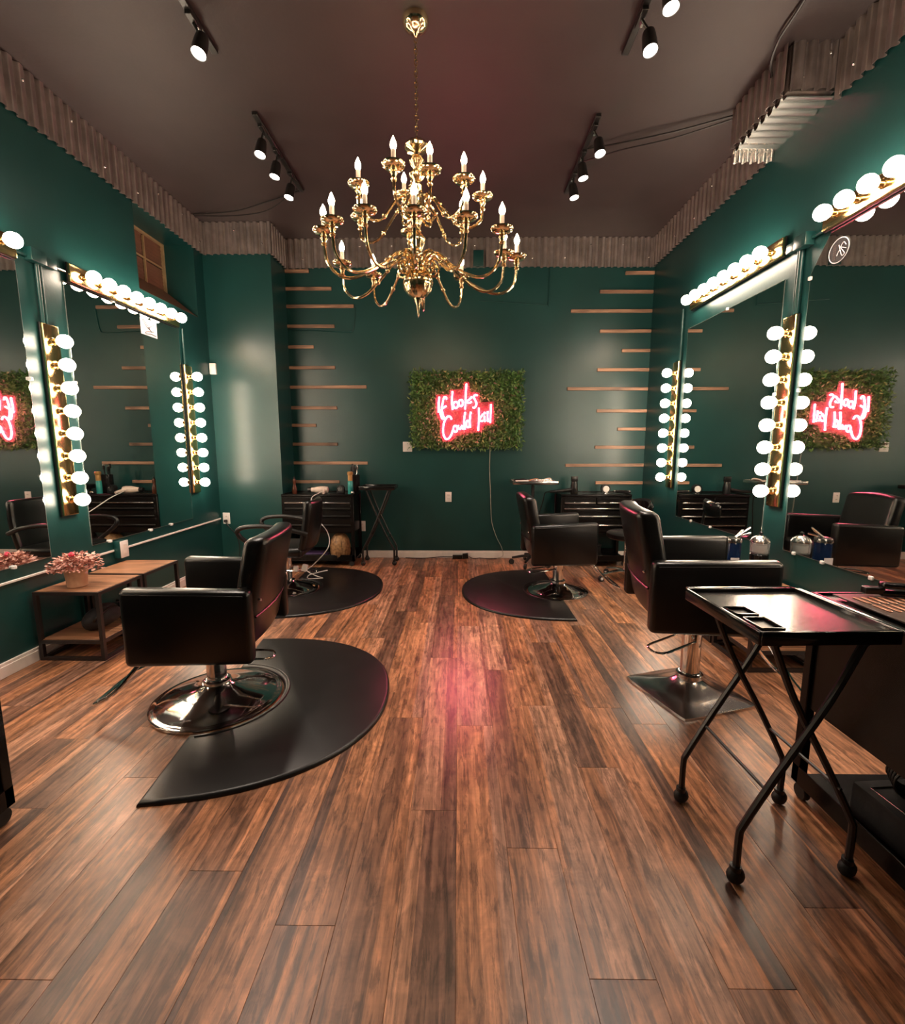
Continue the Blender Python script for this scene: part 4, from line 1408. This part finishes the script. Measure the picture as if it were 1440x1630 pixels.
# right cart
dr = thing('hair_dryer', 'black hair dryer standing on the right drawer cart', 'hair dryer', (1.22, 5.10, CT), 0)
MB().tube([(-0.22, 0, 0.022), (-0.10, 0, 0.03), (0.02, 0, 0.045)], [0.014, 0.017, 0.021], 10).build('handle', 'black_plastic', dr)
MB().lathe([(0.036, 0.0), (0.040, 0.01), (0.040, 0.07), (0.034, 0.11), (0.03, 0.13), (0.02, 0.13)], 20, (0.045, 0, 0.002)).build('barrel', 'black_plastic', dr)
MB().box(0.008, 0.082, -0.016, 0.016, 0.132, 0.19, bev=0.006).build('nozzle', 'black_plastic', dr)
MB().tube(smooth_path([(-0.22, 0, 0.022), (-0.27, 0.02, 0.0), (-0.29, 0.06, -0.12), (-0.33, 0.10, -0.3), (-0.36, 0.12, -0.55), (-0.35, 0.1, -0.765)], 6), 0.006, 6).build('cord', 'black_cord', dr)
tm = thing('timer_clock', 'small round timer with pale dial on right drawer cart', 'timer', (1.60, 5.08, CT))
MB().cyl((0, -0.022, 0.056), (0, 0.022, 0.056), 0.050, n=26).build('case', 'black_plastic', tm)
MB().cyl((0, -0.026, 0.056), (0, -0.022, 0.056), 0.034, n=24).build('dial', 'white_plastic', tm)
MB().box(-0.02, 0.02, -0.026, 0.02, 0.0, 0.012, bev=0.003).build('foot', 'steel', tm)
cp = thing('hair_clipper', 'black clipper lying across the right end of the cart', 'clipper', (1.775, 5.06, CT + 0.009), R(-18))
MB().box(-0.075, 0.09, -0.02, 0.02, 0.002, 0.036, bev=0.012, seg=3).build('body', 'black_gloss', cp)
MB().box(-0.095, -0.072, -0.018, 0.018, 0.01, 0.03, bev=0.002).build('blade', 'steel', cp)
# box below right cart shelf
bs = thing('storage_bin', 'low dark bin on the right drawer cart lower shelf', 'bin', (1.40, 5.12, 0.0755))
MB().box(-0.16, 0.16, -0.11, 0.11, 0, 0.14, bev=0.012).build('tub', 'black_plastic', bs)
MB().box(-0.165, 0.165, -0.115, 0.115, 0.14, 0.155, bev=0.004).build('lid', 'black_metal', bs)

# pedestal tray behind the far right chair
pt = thing('pedestal_tray', 'steel tray of tools on a black pedestal by back wall', 'tray stand', (0.80, 5.02, 0))
MB().cyl((0, 0, 0.09), (0, 0, 0.90), 0.018, n=16).build('pole', 'black_metal', pt)
MB().box(-0.225, 0.235, -0.15, 0.15, 0.90, 0.906).box(-0.235, 0.245, -0.16, -0.15, 0.90, 0.935, bev=0.003).box(-0.235, 0.245, 0.15, 0.16, 0.90, 0.935, bev=0.003).box(
    -0.235, -0.225, -0.16, 0.16, 0.90, 0.935, bev=0.003).box(0.235, 0.245, -0.16, 0.16, 0.90, 0.935, bev=0.003).build('tray', 'steel', pt)
for k in range(5):
    a = 2 * PI * k / 5 + 0.5
    l_ = MB().tube([(0, 0, 0.10), (0.10 * math.cos(a), 0.10 * math.sin(a), 0.095), (0.21 * math.cos(a), 0.21 * math.sin(a), 0.075)], [0.022, 0.016, 0.012], 8).build('leg', 'black_metal', pt)
    place('caster', caster_me, l_, (0.215 * math.cos(a), 0.215 * math.sin(a), 0.0305), (0, 0, a))
tools = [('comb', 'pale comb at the front left of the pedestal tray', -0.13, -0.10, 0.06, 'white_plastic'),
         ('hair_clip', 'copper coloured clip at the middle of the pedestal tray', 0.0, 0.0, 0.1, 'copper_bar'),
         ('comb', 'black comb at the back of the pedestal tray', -0.12, 0.09, -0.08, 'black_plastic'),
         ('hair_clip', 'black clip at the left of the pedestal tray', -0.14, -0.01, -0.12, 'black_plastic'),
         ('hair_clip', 'pale looped clip at the right end of the pedestal tray', 0.15, 0.06, 0.2, 'dryer_white'),
         ('comb', 'pale comb at the front right of the pedestal tray', 0.12, -0.09, -0.05, 'dryer_white')]
for nm, lb, x, y, a, mat in tools:
    t_ = thing(nm, lb, 'comb' if nm == 'comb' else 'clip', (0.80 + x, 5.02 + y, 0.9065), a, 'tools on the pedestal tray')
    if nm == 'comb':
        MB().box(-0.07, 0.07, 0.0, 0.01, 0.0, 0.036, bev=0.002).build('spine', mat, t_)
        mb = MB()
        for q in range(14):
            mb.box(-0.066 + q * 0.0097, -0.062 + q * 0.0097, -0.02, 0.0, 0.002, 0.006)
        mb.build('teeth', mat, t_)['kind'] = 'stuff'
    else:
        MB().tube(smooth_path([(-0.06, 0, 0.010), (-0.02, 0.0, 0.035), (0.04, 0, 0.045), (0.06, 0, 0.035)], 4), 0.006, 6).build('upper_jaw', mat, t_)
        MB().tube(smooth_path([(-0.06, 0, 0.007), (0, 0.0, 0.007), (0.06, 0.01, 0.009)], 4), 0.006, 6).build('lower_jaw', mat, t_)

# rolling stool with dished back by the right wall
rs = thing('rolling_stool', 'black rolling stool with glossy curved back near right wall', 'stool', (1.62, 4.42, 0), R(20))
MB().lathe([(0.02, 0.42), (0.17, 0.42), (0.19, 0.435), (0.19, 0.47), (0.17, 0.485), (0.02, 0.49)], 28).build('seat', 'black_leather', rs)
MB().cyl((0, 0, 0.09), (0, 0, 0.42), 0.022, n=14).build('column', 'chrome', rs)
bk = MB()
vs_, fs = [], []
for i in range(13):
    a = R(-62 + i * 124 / 12)
    top = 0.80 - 0.05 * (abs(i - 6) / 6) ** 2
    for (q, z_) in ((0.0, 0.64), (0.018, 0.69), (0.024, 0.74), (0.02, top - 0.02), (0.0, top), (-0.024, top - 0.02), (-0.020, 0.72), (-0.018, 0.66)):
        rr = 0.20 + q
        vs_.append((rr * math.cos(a), rr * math.sin(a), z_))
for i in range(12):
    for j in range(8):
        fs.append((i * 8 + j, i * 8 + (j + 1) % 8, (i + 1) * 8 + (j + 1) % 8, (i + 1) * 8 + j))
fs += [tuple(range(8)), tuple(range(12 * 8 + 7, 12 * 8 - 1, -1))]
bk.add(vs_, fs).build('backrest', 'black_gloss', rs)
MB().tube(smooth_path([(0.10, 0, 0.43), (0.19, 0, 0.44), (0.215, 0, 0.52), (0.20, 0, 0.68)], 5), 0.012, 8).build('back_arm', 'black_metal', rs)
for k in range(5):
    a = 2 * PI * k / 5 + 1.7
    l_ = MB().tube([(0, 0, 0.10), (0.12 * math.cos(a), 0.12 * math.sin(a), 0.095), (0.24 * math.cos(a), 0.24 * math.sin(a), 0.07)], [0.02, 0.015, 0.011], 8).build('leg', 'chrome', rs)
    place('caster', caster_me, l_, (0.245 * math.cos(a), 0.245 * math.sin(a), 0.0305), (0, 0, a))
    MB().cyl((0.245 * math.cos(a), 0.245 * math.sin(a) - 0.016, 0.0305), (0.245 * math.cos(a), 0.245 * math.sin(a) + 0.016, 0.0305), 0.014, n=12).build('hub', 'white_plastic', l_)

# ================================================================== FOLDING TRAY TABLES


def tray_table(label, loc, rz, w_, d_, h_, rail=True, inner='tray_enamel'):
    """X legs in the local xz plane, two pairs along y; origin at the middle on the floor."""
    t_ = thing('tray_table', label, 'tray table', loc, rz)
    hx, hy = w_ / 2, d_ / 2
    bo = 0.045
    tr_ = MB().box(-hx - 0.012, hx + 0.012, -hy - 0.02, hy + 0.02, h_ - 0.022, h_ - 0.014, bev=0.003, seg=1).build('tray', inner, t_)
    rm = MB()
    for q in ((-hx - 0.016, hx + 0.016, -hy - 0.026, -hy - 0.014), (-hx - 0.016, hx + 0.016, hy + 0.014, hy + 0.026)):
        rm.box(*q, h_ - 0.04, h_, bev=0.004)
    for q in ((-hx - 0.022, -hx - 0.008, -hy - 0.02, hy + 0.02), (hx + 0.008, hx + 0.022, -hy - 0.02, hy + 0.02)):
        rm.box(*q, h_ - 0.04, h_, bev=0.004)
    rm.build('rim', 'black_gloss', tr_)
    # two small wells at one side and a slotted rail
    if rail:
        wl = MB()
        for (ya, yb) in ((-hy + 0.01, -hy + 0.10), (-hy + 0.12, -hy + 0.19)):
            for q in ((-hx + 0.005, -hx + 0.075, ya, ya + 0.006), (-hx + 0.005, -hx + 0.075, yb - 0.006, yb), (-hx + 0.005, -hx + 0.011, ya, yb), (-hx + 0.069, -hx + 0.075, ya, yb)):
                wl.box(*q, h_ - 0.014, h_ - 0.003, bev=0.002, seg=1)
        wl.build('cup_well', 'black_gloss', tr_)
        MB().box(-hx + 0.013, -hx + 0.067, -hy + 0.125, -hy + 0.185, h_ - 0.0139, h_ - 0.0125).box(-hx + 0.013, -hx + 0.067, -hy + 0.017, -hy + 0.093, h_ - 0.0139, h_ - 0.0125).build('well_floor', 'black_plastic', tr_)
        MB().tube([(hx + 0.028, -hy - 0.02, h_ - 0.006), (hx + 0.028, hy + 0.02, h_ - 0.006)], 0.005, 8).tube(
            [(-hx - 0.01, hy + 0.034, h_ - 0.004), (hx + 0.01, hy + 0.034, h_ - 0.004)], 0.005, 8).build('side_rail', 'chrome', tr_)
    for sy_ in (-1, 1):
        for sx in (-1, 1):
            yy = sy_ * (hy - 0.012 - (0.016 if sx > 0 else 0))
            lg = MB().tube(smooth_path([(sx * hx, yy, 0.055), (sx * hx, yy, 0.16), (sx * hx * 0.93, yy, 0.20), (sx * hx * 0.45, yy, 0.36), (-sx * hx * 0.25, yy, h_ * 0.72), (-sx * hx * 0.72, yy, h_ - 0.04)], 4), 0.0105, 8).build('leg', 'black_metal', t_)
            MB().cyl((sx * hx - 0.002, yy, 0.06), (sx * hx - 0.002, yy, 0.045), 0.016, n=10).build('caster_cap', 'black_plastic', lg)
            MB().ball((sx * hx, yy, 0.0275), 0.027, 12, 8, (1, 0.75, 1)).build('caster', 'rubber', lg)
    for sx in (-1, 1):
        MB().cyl((sx * hx * 0.62, -hy + 0.01, 0.305), (sx * hx * 0.62, hy - 0.01, 0.305), 0.005, n=8).build('cross_bar', 'black_metal', t_)
        MB().cyl((sx * hx * 0.70, -hy, h_ - 0.046), (sx * hx * 0.70, hy, h_ - 0.046), 0.008, n=8).build('top_bar', 'black_metal', t_)
    return t_


tray_table('black folding tray table on casters in the right foreground', (1.003, 1.405, 0), R(2), 0.355, 0.345, 0.805)
tray_table('black folding tray table on casters by the back wall', (-0.875, 5.07, 0), 0, 0.34, 0.26, 0.875, rail=False, inner='black_gloss')

# ================================================================== RIGHT FOREGROUND CART CONTENTS
mk = thing('heat_mat', 'dark ribbed heat mat on the cart at right edge', 'mat', (1.50, 1.43, 0.7855))
MB().box(-0.20, 0.22, -0.13, 0.15, 0.0, 0.006, bev=0.002, seg=1).build('pad', 'keypad_mat', mk)
for r_ in range(2):
    for k in range(13):
        MB().box(-0.17 + k * 0.028, -0.158 + k * 0.028, -0.035 + r_ * 0.075, 0.03 + r_ * 0.075, 0.006, 0.010, bev=0.002, seg=1).build('rib', 'copper_bar', mk)
ir = thing('flat_iron', 'black flat iron lying on the heat mat', 'flat iron', (1.56, 1.53, 0.796), R(-8))
MB().box(-0.13, 0.18, -0.016, 0.016, 0.0, 0.018, bev=0.006).build('lower_arm', 'black_gloss', ir)
MB().box(-0.13, 0.17, -0.016, 0.016, 0.004, 0.022, bev=0.006).xf(Matrix.Translation((0.0, 0, 0.018)) @ Matrix.Rotation(R(3), 4, 'Y')).build('upper_arm', 'black_gloss', ir)
MB().box(-0.18, -0.12, -0.014, 0.014, 0.006, 0.03, bev=0.004).build('plate', 'black_metal', ir)
tc_ = thing('tool_case', 'dark flat case with a pale line on the cart at right edge', 'case', (1.46, 1.20, 0.0755), R(4))
MB().box(-0.13, 0.20, -0.24, 0.24, 0, 0.12, bev=0.012).build('shell', 'dark_cloth', tc_)
rr_ = [(-0.10, -0.20), (0.17, -0.20), (0.17, 0.20), (-0.10, 0.20)]
MB().tube([(x, y, 0.1205) for x, y in rr_], 0.003, 6, closed=True).build('line', 'steel', tc_)
cc = MB()
for k in range(5):
    cxx = 0.02 * k
    cc.tube([(cxx + 0.02 * math.sin(q * 0.5), 0.07 * math.cos(q), 0.062 + 0.055 * math.sin(q)) for q in [2 * PI * i / 22 for i in range(22)]], 0.0045, 6, closed=True)
o = cc.build('cable_coil', 'black_cord', None, (1.42, 1.30, 0.1975))
o.rotation_euler = (0, 0, R(60))
tag(o, 'coil of black cable on the flat case, right edge cart', 'cable')
# coil on the left edge cart
cc = MB()
for k in range(3):
    cc.tube([(0.05 * math.cos(q) * (1 - 0.1 * k), 0.012 * k, 0.062 + 0.055 * math.sin(q)) for q in [2 * PI * i / 20 for i in range(20)]], 0.0045, 6, closed=True)
tag(cc.build('cable_coil', 'black_cord', None, (-1.60, 1.38, 0.0765)), 'loop of black cable on the cart at left edge', 'cable')

# ================================================================== SIDE TABLES


def side_table(label, loc):
    t_ = thing('side_table', label, 'side table', loc, 0, 'black framed side tables with wooden tops')
    w_, d_, h_ = 0.40, 0.39, 0.435
    q = 0.011
    MB().box(q, w_ - q, q, d_ - q, h_ - 0.018, h_, bev=0.0015, seg=1).build('top', 'table_wood', t_)
    MB().box(q, w_ - q, q, d_ - q, 0.118, 0.132, bev=0.0015, seg=1).build('shelf', 'table_wood', t_)
    for z_ in (h_ - 0.022, 0.001, 0.108):
        z1_ = min(z_ + 0.02, h_ - 0.003)
        for bx in ((2 * q, w_ - 2 * q, 0, 2 * q), (2 * q, w_ - 2 * q, d_ - 2 * q, d_), (0, 2 * q, 2 * q, d_ - 2 * q), (w_ - 2 * q, w_, 2 * q, d_ - 2 * q)):
            MB().box(*bx, z_, z1_).build('frame_bar', 'table_steel', t_)
    for x in (0, w_ - 2 * q):
        for y in (0, d_ - 2 * q):
            MB().box(x, x + 2 * q, y, y + 2 * q, 0, h_ - 0.003).build('leg', 'table_steel', t_)
    return t_


side_table('wood-top side table with the potted plant, left wall', (-2.555, 2.655, 0))
side_table('wood-top side table behind the one with the plant, left wall', (-2.555, 3.065, 0))
side_table('wood-top side table at right wall, nearer the viewer', (1.675, 2.56, 0))
side_table('wood-top side table at right wall carrying two jars', (1.675, 2.97, 0))

pp_ = thing('potted_plant', 'small clay pot of blush pink leaves on the side table', 'plant', (-2.375, 2.775, 0.436))
MB().lathe([(0.048, 0), (0.052, 0.004), (0.060, 0.095), (0.064, 0.10), (0.064, 0.112), (0.056, 0.112), (0.054, 0.095), (0.01, 0.092)], 26).build('pot', 'pot_clay', pp_)
lv = MB()
rnd = random.Random(9)
for i in range(620):
    th = rnd.uniform(0, 2 * PI)
    ph = rnd.uniform(-0.25, 1.45)
    rr = rnd.uniform(0.05, 0.135)
    p = Vector((rr * math.cos(th) * math.cos(ph), rr * math.sin(th) * math.cos(ph), 0.125 + rr * 0.62 * math.sin(ph)))
    dr = Vector((math.cos(th), math.sin(th), rnd.uniform(-0.6, 0.9))).normalized()
    sd = dr.cross(Vector((rnd.uniform(-1, 1), rnd.uniform(-1, 1), 1))).normalized()
    L = rnd.uniform(0.018, 0.034)
    lv.add([p, p + dr * L * 0.5 + sd * L * 0.3, p + dr * L, p + dr * L * 0.5 - sd * L * 0.3], [(0, 1, 2), (0, 2, 3)])
f_ = lv.build('foliage', 'leaf_blush', pp_, flat=True)
f_['kind'] = 'stuff'
st_ = MB()
for i in range(16):
    th = i * 2.4
    st_.tube([(0, 0, 0.09), (0.04 * math.cos(th), 0.04 * math.sin(th), 0.13), (0.09 * math.cos(th), 0.09 * math.sin(th), 0.15)], 0.002, 4)
st_.build('stem', 'petal_pink', pp_)
fl_ = MB()
for k in range(3):
    fl_.lathe([(0.004, 0), (0.014 - 0.003 * k, 0.006), (0.017 - 0.004 * k, 0.016), (0.012 - 0.003 * k, 0.022)], 10, (0.0, -0.02, 0.19 + 0.004 * k))
fl_.build('flower', 'petal_rose', pp_)

# dark bags / cloth on the lower shelves
bg = MB().ball((0, 0, 0.075), 0.1, 16, 10, (0.9, 1.15, 0.75))
bg.v = [(x + 0.012 * math.sin(9 * y + 20 * z), y + 0.01 * math.sin(30 * x), max(0.001, z + 0.01 * math.sin(25 * x + 14 * y))) for x, y, z in bg.v]
bag = thing('dark_bag', 'dark soft bag on the shelf of the plant table', 'bag', (-2.32, 2.86, 0.1325))
bg.build('body', 'dark_cloth', bag)
MB().tube(smooth_path([(0.02, -0.09, 0.06), (0.05, -0.10, 0.10), (0.07, -0.02, 0.135), (0.06, 0.07, 0.12)], 5), 0.008, 7).build('strap', 'black_plastic', bag)
dryer('hair_dryer', 'black hair dryer on the shelf under the rear left side table', (-2.30, 3.12, 0.1325), R(170), 'black_gloss', s=1.1)
dryer('hair_dryer', 'second black hair dryer on the left side table shelf, nearer the bag', (-2.45, 3.36, 0.1325), R(250), 'black_plastic', s=0.9)

# jars on the right side table
TZ = 0.436
bj = thing('disinfectant_jar', 'blue disinfectant jar with steel lid and combs', 'jar', (1.80, 3.02, TZ))
MB().lathe([(0.046, 0), (0.05, 0.004), (0.05, 0.235), (0.046, 0.245), (0.01, 0.245)], 28).build('jar_body', 'blue_jar', bj)
MB().lathe([(0.053, 0.242), (0.054, 0.25), (0.05, 0.268), (0.025, 0.276), (0.002, 0.278)], 28).build('lid', 'steel', bj)
MB().box(-0.034, 0.02, -0.052, -0.048, 0.10, 0.145).build('label_plate', 'paper', bj)
for k, (a, l_) in enumerate(((0.2, 0.09), (0.9, 0.07), (-0.3, 0.08))):
    MB().cyl((0.01, -0.01, 0.275), (0.02 + l_ * math.cos(a), -0.01 + 0.3 * l_ * math.sin(a), 0.30 + 0.02 * k), 0.006, n=8).build('comb_handle', 'steel', bj)
gj = thing('glass_jar', 'clear glass jar with domed steel lid on black base', 'jar', (1.962, 2.995, TZ))
MB().lathe([(0.050, 0), (0.054, 0.006), (0.054, 0.165), (0.048, 0.172), (0.01, 0.172)], 28).build('pedestal', 'black_gloss', gj)
MB().lathe([(0.050, 0.173), (0.055, 0.178), (0.057, 0.24), (0.054, 0.245), (0.05, 0.243), (0.048, 0.182), (0.01, 0.180)], 28).build('bowl', 'clear_glass', gj)
MB().lathe([(0.040, 0.182), (0.043, 0.186), (0.043, 0.225), (0.03, 0.232), (0.003, 0.233)], 20).build('cotton', 'white_plastic', gj)
MB().lathe([(0.058, 0.246), (0.059, 0.252), (0.048, 0.272), (0.028, 0.287), (0.012, 0.292), (0.002, 0.293)], 28).build('lid', 'steel', gj)
MB().ball((0, 0, 0.304), 0.012, 12, 8).build('knob', 'black_gloss', gj)
